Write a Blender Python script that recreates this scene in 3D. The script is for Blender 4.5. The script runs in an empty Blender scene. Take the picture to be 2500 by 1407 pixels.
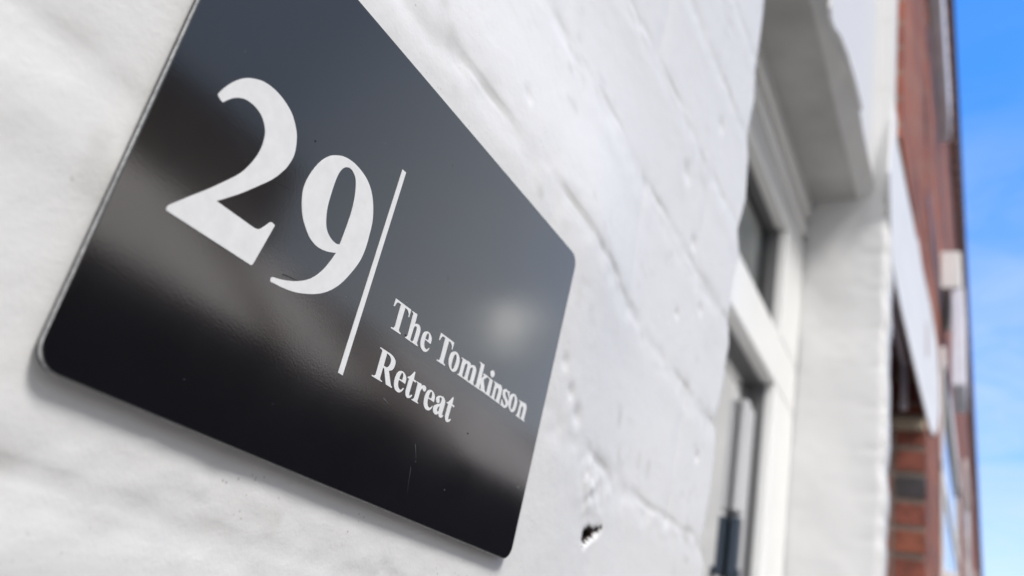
import bpy, bmesh, math, random
import numpy as np
from mathutils import Matrix, Vector
from mathutils.geometry import tessellate_polygon

random.seed(7)
scene = bpy.context.scene
COL = scene.collection
CZ = 1.5                       # height of the lens above the pavement

# ------------------------------------------------------------------ camera
cam = bpy.data.cameras.new("camera")
cam_o = bpy.data.objects.new("camera", cam)
COL.objects.link(cam_o)
cam_o.matrix_world = Matrix((
    (0.4344014614, -0.4365622668, -0.7878507203, 0.0),
    (-0.8806103363, -0.0220513716, -0.4733277645, 0.0),
    (0.1892638528, 0.8994037604, -0.3940203926, CZ),
    (0, 0, 0, 1)))
cam.sensor_width = 36.0
cam.lens = 30.646
cam.clip_start = 0.02
cam.clip_end = 2000
cam.dof.use_dof = True
cam.dof.focus_distance = 0.252
cam.dof.aperture_fstop = 10.0
cam.dof.aperture_blades = 7
scene.camera = cam_o

# ------------------------------------------------------------------ light
SUN_EL, SUN_AZ = 55.0, -24.0     # azimuth: degrees from -Y (straight out of the wall) towards +X
el, az = math.radians(SUN_EL), math.radians(SUN_AZ)
sdir = Vector((math.sin(az) * math.cos(el), -math.cos(az) * math.cos(el), math.sin(el)))
sun = bpy.data.lights.new("sun", 'SUN')
sun.energy = 2.1
sun.angle = math.radians(15)
sun.color = (1.0, 0.965, 0.915)
sun_o = bpy.data.objects.new("sun", sun)
COL.objects.link(sun_o)
sun_o.location = (0, -6, 14)
sun_o.rotation_euler = sdir.to_track_quat('Z', 'Y').to_euler()

world = bpy.data.worlds.new("World")
scene.world = world
world.use_nodes = True
nt = world.node_tree
nt.nodes.clear()
wo = nt.nodes.new('ShaderNodeOutputWorld')
bg = nt.nodes.new('ShaderNodeBackground')
sky = nt.nodes.new('ShaderNodeTexSky')
sky.sky_type = 'NISHITA'
sky.sun_disc = False
sky.sun_elevation = el
sky.sun_rotation = math.radians(180 - SUN_AZ)
sky.altitude = 50
sky.air_density = 1.3
sky.dust_density = 0.6
sky.ozone_density = 2.5
tc = nt.nodes.new('ShaderNodeTexCoord')
mp = nt.nodes.new('ShaderNodeMapping')
mp.inputs['Scale'].default_value = (1.0, 1.6, 5.0)
nz = nt.nodes.new('ShaderNodeTexNoise')
nz.inputs['Scale'].default_value = 3.2
nz.inputs['Detail'].default_value = 7
nz.inputs['Roughness'].default_value = 0.62
nz.inputs['Distortion'].default_value = 0.7
cr = nt.nodes.new('ShaderNodeValToRGB')
cr.color_ramp.elements[0].position = 0.34
cr.color_ramp.elements[0].color = (0, 0, 0, 1)
cr.color_ramp.elements[1].position = 0.66
cr.color_ramp.elements[1].color = (1, 1, 1, 1)
sep = nt.nodes.new('ShaderNodeSeparateXYZ')
mr = nt.nodes.new('ShaderNodeMapRange')      # thin cloud lies low, the upper sky is clear
mr.inputs['From Min'].default_value = 0.20
mr.inputs['From Max'].default_value = 0.62
mr.inputs['To Min'].default_value = 0.75
mr.inputs['To Max'].default_value = 0.03
mul = nt.nodes.new('ShaderNodeMath'); mul.operation = 'MULTIPLY'
mix = nt.nodes.new('ShaderNodeMix'); mix.data_type = 'RGBA'
mix.inputs['B'].default_value = (3.1, 3.5, 4.1, 1)
tint = nt.nodes.new('ShaderNodeMix'); tint.data_type = 'RGBA'; tint.blend_type = 'MULTIPLY'
tint.inputs['Factor'].default_value = 1.0
tint.inputs['B'].default_value = (0.24, 0.70, 1.25, 1)
L = nt.links.new
L(tc.outputs['Generated'], mp.inputs['Vector'])
L(mp.outputs['Vector'], nz.inputs['Vector'])
L(nz.outputs['Fac'], cr.inputs['Fac'])
L(tc.outputs['Generated'], sep.inputs['Vector'])
L(sep.outputs['Z'], mr.inputs['Value'])
L(cr.outputs['Color'], mul.inputs[0])
L(mr.outputs['Result'], mul.inputs[1])
tz = nt.nodes.new('ShaderNodeMapRange'); tz.data_type = 'FLOAT_VECTOR'
tz.inputs[7].default_value = (0.12, 0.12, 0.12); tz.inputs[8].default_value = (0.62, 0.62, 0.62)
tz.inputs[9].default_value = (0.84, 0.85, 1.12); tz.inputs[10].default_value = (0.26, 0.72, 1.30)
cz3 = nt.nodes.new('ShaderNodeCombineXYZ')
for i_ in range(3): L(sep.outputs['Z'], cz3.inputs[i_])
L(cz3.outputs['Vector'], tz.inputs[6])
L(tz.outputs[1], tint.inputs['B'])
L(sky.outputs['Color'], tint.inputs['A'])
L(tint.outputs['Result'], mix.inputs['A'])
# white cloud added to the unseen sky overhead and behind, as neutral fill light
fill_veil = nt.nodes.new('ShaderNodeMapRange'); fill_veil.interpolation_type = 'SMOOTHSTEP'
fill_veil.inputs['From Min'].default_value = -0.05
fill_veil.inputs['From Max'].default_value = 0.55
fill_veil.inputs['To Min'].default_value = 0.0
fill_veil.inputs['To Max'].default_value = 0.85
vm = nt.nodes.new('ShaderNodeMath'); vm.operation = 'MULTIPLY'
nzr = nt.nodes.new('ShaderNodeMapRange')
nzr.inputs['From Min'].default_value = 0.3; nzr.inputs['From Max'].default_value = 0.6
nzr.inputs['To Min'].default_value = 0.6; nzr.inputs['To Max'].default_value = 1.0
vz = nt.nodes.new('ShaderNodeMath'); vz.operation = 'MULTIPLY_ADD'     # 0.6 z - x
vz.inputs[1].default_value = 0.6
vx = nt.nodes.new('ShaderNodeMath'); vx.operation = 'MULTIPLY'; vx.inputs[1].default_value = -1.0
L(sep.outputs['X'], vx.inputs[0]); L(sep.outputs['Z'], vz.inputs[0]); L(vx.outputs['Value'], vz.inputs[2])
L(vz.outputs['Value'], fill_veil.inputs['Value'])
L(nz.outputs['Fac'], nzr.inputs['Value'])
L(fill_veil.outputs['Result'], vm.inputs[0]); L(nzr.outputs['Result'], vm.inputs[1])
L(mul.outputs['Value'], mix.inputs['Factor'])
mix2 = nt.nodes.new('ShaderNodeMix'); mix2.data_type = 'RGBA'
mix2.inputs['B'].default_value = (12.6, 12.3, 11.8, 1)
L(vm.outputs['Value'], mix2.inputs['Factor']); L(mix.outputs['Result'], mix2.inputs['A'])
# milky haze added to the unseen street-side sky, to grey the sign's reflection
hz = nt.nodes.new('ShaderNodeMapRange'); hz.interpolation_type = 'SMOOTHSTEP'
hz.inputs['From Min'].default_value = -0.15; hz.inputs['From Max'].default_value = -0.6
hz.inputs['To Min'].default_value = 0.0; hz.inputs['To Max'].default_value = 0.85
L(sep.outputs['Y'], hz.inputs['Value'])
mix3 = nt.nodes.new('ShaderNodeMix'); mix3.data_type = 'RGBA'
hc = nt.nodes.new('ShaderNodeMapRange'); hc.data_type = 'FLOAT_VECTOR'      # brighter down the street
hc.inputs[7].default_value = (0.52, 0.52, 0.52); hc.inputs[8].default_value = (0.84, 0.84, 0.84)
hc.inputs[9].default_value = (1.8, 1.98, 2.1); hc.inputs[10].default_value = (5.3, 5.45, 5.45)
cx3 = nt.nodes.new('ShaderNodeCombineXYZ')
for i_ in range(3): L(sep.outputs['X'], cx3.inputs[i_])
L(cx3.outputs['Vector'], hc.inputs[6])
L(hc.outputs[1], mix3.inputs['B'])
L(hz.outputs['Result'], mix3.inputs['Factor']); L(mix2.outputs['Result'], mix3.inputs['A'])
# small bright spot added to the unseen sky, mirrored as a glow in the sign
geo = nt.nodes.new('ShaderNodeVectorMath'); geo.operation = 'NORMALIZE'
L(tc.outputs['Generated'], geo.inputs[0])
dsb = nt.nodes.new('ShaderNodeVectorMath'); dsb.operation = 'DISTANCE'
dsb.inputs[1].default_value = (0.790, -0.532, 0.306)
L(geo.outputs[0], dsb.inputs[0])
nzb = nt.nodes.new('ShaderNodeMath'); nzb.operation = 'MULTIPLY_ADD'
nzb.inputs[1].default_value = 0.10; nzb.inputs[2].default_value = -0.05
L(nz.outputs['Fac'], nzb.inputs[0])
dd_ = nt.nodes.new('ShaderNodeMath'); dd_.operation = 'ADD'
L(dsb.outputs['Value'], dd_.inputs[0]); L(nzb.outputs['Value'], dd_.inputs[1])
pf = nt.nodes.new('ShaderNodeMapRange'); pf.interpolation_type = 'SMOOTHSTEP'
pf.inputs['From Min'].default_value = 0.041; pf.inputs['From Max'].default_value = 0.0
L(dd_.outputs['Value'], pf.inputs['Value'])
mix4 = nt.nodes.new('ShaderNodeMix'); mix4.data_type = 'RGBA'
mix4.inputs['B'].default_value = (15, 15, 14.6, 1)
L(pf.outputs['Result'], mix4.inputs['Factor']); L(mix3.outputs['Result'], mix4.inputs['A'])
L(mix4.outputs['Result'], bg.inputs['Color'])
bg.inputs['Strength'].default_value = 0.13
L(bg.outputs['Background'], wo.inputs['Surface'])

scene.view_settings.view_transform = 'Standard'
scene.view_settings.look = 'None'
scene.view_settings.gamma = 1
scene.view_settings.exposure = 0.96
scene.cycles.max_bounces = 8
scene.cycles.diffuse_bounces = 5

# ------------------------------------------------------------------ materials
def new_mat(name):
    m = bpy.data.materials.new(name); m.use_nodes = True
    n = m.node_tree
    return m, n, n.nodes['Principled BSDF']

def simple(name, col, rough=0.6, metal=0.0, spec=0.5, noise=0.0, nscale=40, bump=0.0, bscale=200):
    m, n, p = new_mat(name)
    p.inputs['Base Color'].default_value = (*col, 1)
    p.inputs['Roughness'].default_value = rough
    p.inputs['Metallic'].default_value = metal
    p.inputs['Specular IOR Level'].default_value = spec
    t = n.nodes.new('ShaderNodeTexCoord')
    if noise:
        z = n.nodes.new('ShaderNodeTexNoise'); z.inputs['Scale'].default_value = nscale
        z.inputs['Detail'].default_value = 6
        n.links.new(t.outputs['Object'], z.inputs['Vector'])
        r = n.nodes.new('ShaderNodeMapRange')
        r.inputs['From Min'].default_value = 0.3; r.inputs['From Max'].default_value = 0.7
        r.inputs['To Min'].default_value = 1 - noise; r.inputs['To Max'].default_value = 1 + noise * 0.4
        n.links.new(z.outputs['Fac'], r.inputs['Value'])
        x = n.nodes.new('ShaderNodeMix'); x.data_type = 'RGBA'; x.blend_type = 'MULTIPLY'
        x.inputs['Factor'].default_value = 1; x.inputs['A'].default_value = (*col, 1)
        n.links.new(r.outputs['Result'], x.inputs['B'])
        n.links.new(x.outputs['Result'], p.inputs['Base Color'])
    if bump:
        z = n.nodes.new('ShaderNodeTexNoise'); z.inputs['Scale'].default_value = bscale
        z.inputs['Detail'].default_value = 5
        n.links.new(t.outputs['Object'], z.inputs['Vector'])
        b = n.nodes.new('ShaderNodeBump'); b.inputs['Strength'].default_value = 1
        b.inputs['Distance'].default_value = bump
        n.links.new(z.outputs['Fac'], b.inputs['Height'])
        n.links.new(b.outputs['Normal'], p.inputs['Normal'])
    return m

def masonry_paint():
    m, n, p = new_mat('white_masonry_paint')
    t = n.nodes.new('ShaderNodeTexCoord')
    def noise(scale, detail=4, rough=0.5, sc=None):
        z = n.nodes.new('ShaderNodeTexNoise'); z.inputs['Scale'].default_value = scale
        z.inputs['Detail'].default_value = detail; z.inputs['Roughness'].default_value = rough
        src = t.outputs['Object']
        if sc:
            g = n.nodes.new('ShaderNodeMapping'); g.inputs['Scale'].default_value = sc
            n.links.new(src, g.inputs['Vector']); src = g.outputs['Vector']
        n.links.new(src, z.inputs['Vector'])
        return z.outputs['Fac']
    def ramp(src, a, b, lo, hi):
        r = n.nodes.new('ShaderNodeMapRange'); r.interpolation_type = 'SMOOTHSTEP'
        r.inputs['From Min'].default_value = a; r.inputs['From Max'].default_value = b
        r.inputs['To Min'].default_value = lo; r.inputs['To Max'].default_value = hi
        n.links.new(src, r.inputs['Value']); return r.outputs['Result']
    def math_(op, a, b):
        k = n.nodes.new('ShaderNodeMath'); k.operation = op
        for i, v in enumerate((a, b)):
            if isinstance(v, (int, float)): k.inputs[i].default_value = v
            else: n.links.new(v, k.inputs[i])
        return k.outputs['Value']
    # grime that has settled in patches, and scattered dirt specks
    patch = ramp(noise(14, 6, 0.6, (1, 1, 2.2)), 0.54, 0.82, 0.0, 0.3)
    vo = n.nodes.new('ShaderNodeTexVoronoi'); vo.inputs['Scale'].default_value = 420
    n.links.new(t.outputs['Object'], vo.inputs['Vector'])
    speck = ramp(vo.outputs['Distance'], 0.10, 0.22, 1.0, 0.0)
    where = ramp(noise(60, 3), 0.58, 0.66, 0.0, 1.0)
    speck = math_('MULTIPLY', speck, where)
    at = n.nodes.new('ShaderNodeAttribute'); at.attribute_name = 'grime'
    fac = math_('MAXIMUM', patch, math_('MULTIPLY', speck, 0.8))
    fac = math_('MAXIMUM', fac, at.outputs['Fac'])
    x = n.nodes.new('ShaderNodeMix'); x.data_type = 'RGBA'
    x.inputs['A'].default_value = (0.67, 0.667, 0.665, 1)
    x.inputs['B'].default_value = (0.46, 0.45, 0.42, 1)
    n.links.new(fac, x.inputs['Factor'])
    n.links.new(x.outputs['Result'], p.inputs['Base Color'])
    p.inputs['Roughness'].default_value = 0.5
    p.inputs['Specular IOR Level'].default_value = 0.35
    h = math_('ADD', math_('MULTIPLY', noise(900, 3, 0.6), 0.25), noise(230, 5, 0.6))
    b = n.nodes.new('ShaderNodeBump'); b.inputs['Strength'].default_value = 1.0
    b.inputs['Distance'].default_value = 0.00018
    n.links.new(h, b.inputs['Height'])
    n.links.new(b.outputs['Normal'], p.inputs['Normal'])
    return m

def sign_paint():
    m, n, p = new_mat('black_gloss_panel')
    p.inputs['Base Color'].default_value = (0.004, 0.004, 0.0045, 1)
    p.inputs['IOR'].default_value = 1.95
    t = n.nodes.new('ShaderNodeTexCoord')
    z = n.nodes.new('ShaderNodeTexNoise'); z.inputs['Scale'].default_value = 25; z.inputs['Detail'].default_value = 5
    n.links.new(t.outputs['Object'], z.inputs['Vector'])
    r = n.nodes.new('ShaderNodeMapRange')
    r.inputs['From Min'].default_value = 0.3; r.inputs['From Max'].default_value = 0.7
    r.inputs['To Min'].default_value = 0.085; r.inputs['To Max'].default_value = 0.12
    n.links.new(z.outputs['Fac'], r.inputs['Value'])
    n.links.new(r.outputs['Result'], p.inputs['Roughness'])
    # fine grain of the finish
    w = n.nodes.new('ShaderNodeTexNoise'); w.inputs['Scale'].default_value = 1500; w.inputs['Detail'].default_value = 2
    n.links.new(t.outputs['Object'], w.inputs['Vector'])
    b = n.nodes.new('ShaderNodeBump'); b.inputs['Strength'].default_value = 0.25
    b.inputs['Distance'].default_value = 0.00002
    n.links.new(w.outputs['Fac'], b.inputs['Height'])
    n.links.new(b.outputs['Normal'], p.inputs['Normal'])
    return m

def brushed():
    m, n, p = new_mat('brushed_aluminium')
    p.inputs['Metallic'].default_value = 1
    p.inputs['Roughness'].default_value = 0.38
    t = n.nodes.new('ShaderNodeTexCoord')
    z = n.nodes.new('ShaderNodeTexNoise'); z.inputs['Scale'].default_value = 700; z.inputs['Detail'].default_value = 4
    n.links.new(t.outputs['Object'], z.inputs['Vector'])
    c = n.nodes.new('ShaderNodeValToRGB')
    c.color_ramp.elements[0].position = 0.35; c.color_ramp.elements[0].color = (0.42, 0.43, 0.45, 1)
    c.color_ramp.elements[1].position = 0.65; c.color_ramp.elements[1].color = (0.72, 0.73, 0.75, 1)
    n.links.new(z.outputs['Fac'], c.inputs['Fac'])
    n.links.new(c.outputs['Color'], p.inputs['Base Color'])
    return m

def brick_mat():
    m, n, p = new_mat('red_brickwork')
    t = n.nodes.new('ShaderNodeTexCoord')
    s = n.nodes.new('ShaderNodeSeparateXYZ'); n.links.new(t.outputs['Object'], s.inputs['Vector'])
    a = n.nodes.new('ShaderNodeMath'); a.operation = 'ADD'
    n.links.new(s.outputs['X'], a.inputs[0]); n.links.new(s.outputs['Y'], a.inputs[1])
    c = n.nodes.new('ShaderNodeCombineXYZ')
    n.links.new(a.outputs['Value'], c.inputs['X']); n.links.new(s.outputs['Z'], c.inputs['Y'])
    b = n.nodes.new('ShaderNodeTexBrick')
    b.inputs['Scale'].default_value = 1
    b.inputs['Brick Width'].default_value = 0.225; b.inputs['Row Height'].default_value = 0.076
    b.inputs['Mortar Size'].default_value = 0.006; b.inputs['Mortar Smooth'].default_value = 0.2
    b.inputs['Color1'].default_value = (0.36, 0.13, 0.085, 1)
    b.inputs['Color2'].default_value = (0.20, 0.09, 0.08, 1)
    b.inputs['Mortar'].default_value = (0.30, 0.25, 0.21, 1)
    n.links.new(c.outputs['Vector'], b.inputs['Vector'])
    z = n.nodes.new('ShaderNodeTexNoise'); z.inputs['Scale'].default_value = 3.0; z.inputs['Detail'].default_value = 8
    n.links.new(c.outputs['Vector'], z.inputs['Vector'])
    x = n.nodes.new('ShaderNodeMix'); x.data_type = 'RGBA'; x.blend_type = 'MULTIPLY'
    x.inputs['Factor'].default_value = 0.8
    r = n.nodes.new('ShaderNodeValToRGB')
    r.color_ramp.elements[0].position = 0.35; r.color_ramp.elements[0].color = (0.55, 0.5, 0.6, 1)
    r.color_ramp.elements[1].position = 0.65; r.color_ramp.elements[1].color = (1.25, 1.1, 1.0, 1)
    n.links.new(z.outputs['Fac'], r.inputs['Fac'])
    n.links.new(b.outputs['Color'], x.inputs['A']); n.links.new(r.outputs['Color'], x.inputs['B'])
    n.links.new(x.outputs['Result'], p.inputs['Base Color'])
    p.inputs['Roughness'].default_value = 0.9
    p.inputs['Specular IOR Level'].default_value = 0.15
    bu = n.nodes.new('ShaderNodeBump'); bu.inputs['Strength'].default_value = 1; bu.inputs['Distance'].default_value = 0.004
    bu.invert = True
    n.links.new(b.outputs['Fac'], bu.inputs['Height'])
    n.links.new(bu.outputs['Normal'], p.inputs['Normal'])
    return m

def glass_mat():
    m = bpy.data.materials.new('window_glass'); m.use_nodes = True
    n = m.node_tree; n.nodes.clear()
    o = n.nodes.new('ShaderNodeOutputMaterial')
    g = n.nodes.new('ShaderNodeBsdfGlossy'); g.inputs['Roughness'].default_value = 0.02
    t = n.nodes.new('ShaderNodeBsdfTransparent'); t.inputs['Color'].default_value = (0.86, 0.9, 0.88, 1)
    f = n.nodes.new('ShaderNodeFresnel'); f.inputs['IOR'].default_value = 1.30
    x = n.nodes.new('ShaderNodeMixShader')
    n.links.new(f.outputs['Fac'], x.inputs[0])
    n.links.new(t.outputs[0], x.inputs[1]); n.links.new(g.outputs[0], x.inputs[2])
    n.links.new(x.outputs[0], o.inputs['Surface'])
    return m

M_PAINT = masonry_paint()
M_HOLE = simple('exposed_old_brick', (0.045, 0.028, 0.022), 0.9, noise=0.5, nscale=300)
M_SIGN = sign_paint()
M_EDGE = brushed()
M_BACK = simple('black_foam_backing', (0.02, 0.02, 0.02), 0.7)
M_LETTER = simple('white_vinyl_lettering', (0.72, 0.722, 0.725), 0.4, noise=0.07, nscale=260)
M_UPVC = simple('white_gloss_frame', (0.90, 0.90, 0.885), 0.22, noise=0.04, nscale=8)
M_GASKET = simple('dark_glazing_gasket', (0.16, 0.16, 0.165), 0.55)
M_GLASS = glass_mat()
M_STILE = simple('pale_grey_casement', (0.55, 0.55, 0.57), 0.4)
M_DARK = simple('dark_blue_grey_handle', (0.03, 0.045, 0.07), 0.35)
M_BLIND = simple('grey_fabric_blind', (0.85, 0.85, 0.84), 0.9, noise=0.25, nscale=5)
M_CURTAIN = simple('grey_curtain', (0.26, 0.26, 0.255), 0.9, noise=0.3, nscale=4)
M_ROOM = simple('room_plaster', (0.35, 0.33, 0.3), 0.9)
M_BRICK = brick_mat()
M_BRICK_A = simple('orange_red_brick', (0.29, 0.095, 0.055), 0.85, noise=0.45, nscale=30, bump=0.001, bscale=150)
M_BRICK_B = simple('dull_red_brick', (0.24, 0.075, 0.05), 0.85, noise=0.45, nscale=30, bump=0.001, bscale=150)
M_BRICK_C = simple('blue_black_brick', (0.055, 0.05, 0.055), 0.8, noise=0.3, nscale=30, bump=0.001, bscale=150)
M_MORTAR = simple('lime_mortar', (0.36, 0.31, 0.26), 0.95, noise=0.3, nscale=60, bump=0.001, bscale=200)
M_STONE = simple('buff_stone', (0.42, 0.36, 0.27), 0.85, noise=0.3, nscale=40)
M_WHITE = simple('white_painted_timber', (0.74, 0.74, 0.735), 0.45, noise=0.05, nscale=10)
M_LILAC = simple('pale_weathered_paint', (0.72, 0.74, 0.84), 0.5, noise=0.15, nscale=8)
M_DOOR = simple('dark_plum_door', (0.30, 0.19, 0.20), 0.6)
M_SLATE = simple('blue_grey_slate', (0.10, 0.105, 0.12), 0.55, noise=0.4, nscale=6)
M_PALEROOF = simple('pale_sheet_roofing', (0.90, 0.80, 0.68), 0.5, noise=0.3, nscale=0.6)
M_SOFFIT = simple('shaded_soffit_paint', (0.47, 0.465, 0.455), 0.7, noise=0.2, nscale=9)  # same white house paint, darkened so the recess shade is in the colour
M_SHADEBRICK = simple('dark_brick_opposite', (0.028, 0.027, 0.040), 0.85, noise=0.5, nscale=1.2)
M_BROWNROOF = simple('brown_slate', (0.30, 0.235, 0.185), 0.7, noise=0.5, nscale=0.8)
M_NAVY = simple('navy_garage_door', (0.05, 0.06, 0.13), 0.4)
M_BROWNBRICK = simple('brown_brick_opposite', (0.19, 0.15, 0.125), 0.85, noise=0.4, nscale=1.0)
M_ASPHALT = simple('asphalt', (0.055, 0.055, 0.057), 0.9, noise=0.3, nscale=12, bump=0.002, bscale=120)
M_PAVING = simple('concrete_paving', (0.20, 0.195, 0.19), 0.85, noise=0.25, nscale=4, bump=0.001, bscale=90)
M_KERB = simple('granite_kerb', (0.33, 0.32, 0.31), 0.8, noise=0.25, nscale=30)
M_LINE = simple('yellow_road_paint', (0.65, 0.5, 0.08), 0.7, noise=0.2, nscale=20)

# ------------------------------------------------------------------ builders
def tag(o, label=None, cat=None, group=None, kind=None):
    if label: o['label'] = label
    if cat: o['category'] = cat
    if group: o['group'] = group
    if kind: o['kind'] = kind
    return o

def empty(name, loc=(0, 0, 0), matrix=None):
    o = bpy.data.objects.new(name, None); COL.objects.link(o)
    o.empty_display_size = 0.1
    if matrix is not None: o.matrix_world = matrix
    else: o.location = loc
    return o

def mesh_obj(name, verts, faces, mats, parent=None, mi=None, smooth=False):
    me = bpy.data.meshes.new(name)
    me.from_pydata([tuple(map(float, v)) for v in verts], [], faces)
    for m in (mats if isinstance(mats, (list, tuple)) else [mats]): me.materials.append(m)
    if mi is not None: me.polygons.foreach_set('material_index', mi)
    if smooth: me.polygons.foreach_set('use_smooth', [True] * len(me.polygons))
    me.update()
    o = bpy.data.objects.new(name, me); COL.objects.link(o)
    if parent is not None: o.parent = parent
    return o

class MB:
    """collects boxes, prisms and sheets into one mesh; z values are above the ground"""
    def __init__(self): self.v, self.f, self.m = [], [], []
    def add(self, verts, faces, mi=0):
        b = len(self.v); self.v += list(verts)
        self.f += [tuple(i + b for i in f) for f in faces]; self.m += [mi] * len(faces)
        return self
    def box(self, x0, x1, y0, y1, z0, z1, mi=0):
        v = [(x, y, z) for z in (z0, z1) for y in (y0, y1) for x in (x0, x1)]
        return self.add(v, [(0, 2, 3, 1), (4, 5, 7, 6), (0, 1, 5, 4), (2, 6, 7, 3), (0, 4, 6, 2), (1, 3, 7, 5)], mi)
    def prism(self, pts, y0, y1, mi=0):            # outline in x,z pushed from y0 to y1
        n = len(pts)
        v = [(x, y0, z) for x, z in pts] + [(x, y1, z) for x, z in pts]
        tri = tessellate_polygon([[Vector((x, z, 0)) for x, z in pts]])
        f = [tuple(t) for t in tri] + [tuple(i + n for i in reversed(t)) for t in tri]
        f += [(i, (i + 1) % n, (i + 1) % n + n, i + n) for i in range(n)]
        return self.add(v, f, mi)
    def build(self, name, mats, parent=None, bevel=0.0, smooth=False, origin=None):
        me = bpy.data.meshes.new(name)
        bm = bmesh.new()
        vs = [bm.verts.new(v) for v in self.v]
        for f, mi in zip(self.f, self.m):
            try:
                q = bm.faces.new([vs[i] for i in f]); q.material_index = mi
            except ValueError: pass
        bmesh.ops.recalc_face_normals(bm, faces=bm.faces)
        bm.to_mesh(me); bm.free()
        for m in (mats if isinstance(mats, (list, tuple)) else [mats]): me.materials.append(m)
        if smooth: me.polygons.foreach_set('use_smooth', [True] * len(me.polygons))
        o = bpy.data.objects.new(name, me); COL.objects.link(o)
        if parent is not None: o.parent = parent
        if bevel:
            b = o.modifiers.new('bevel', 'BEVEL'); b.width = bevel; b.segments = 2; b.limit_method = 'ANGLE'
        return o

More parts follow.
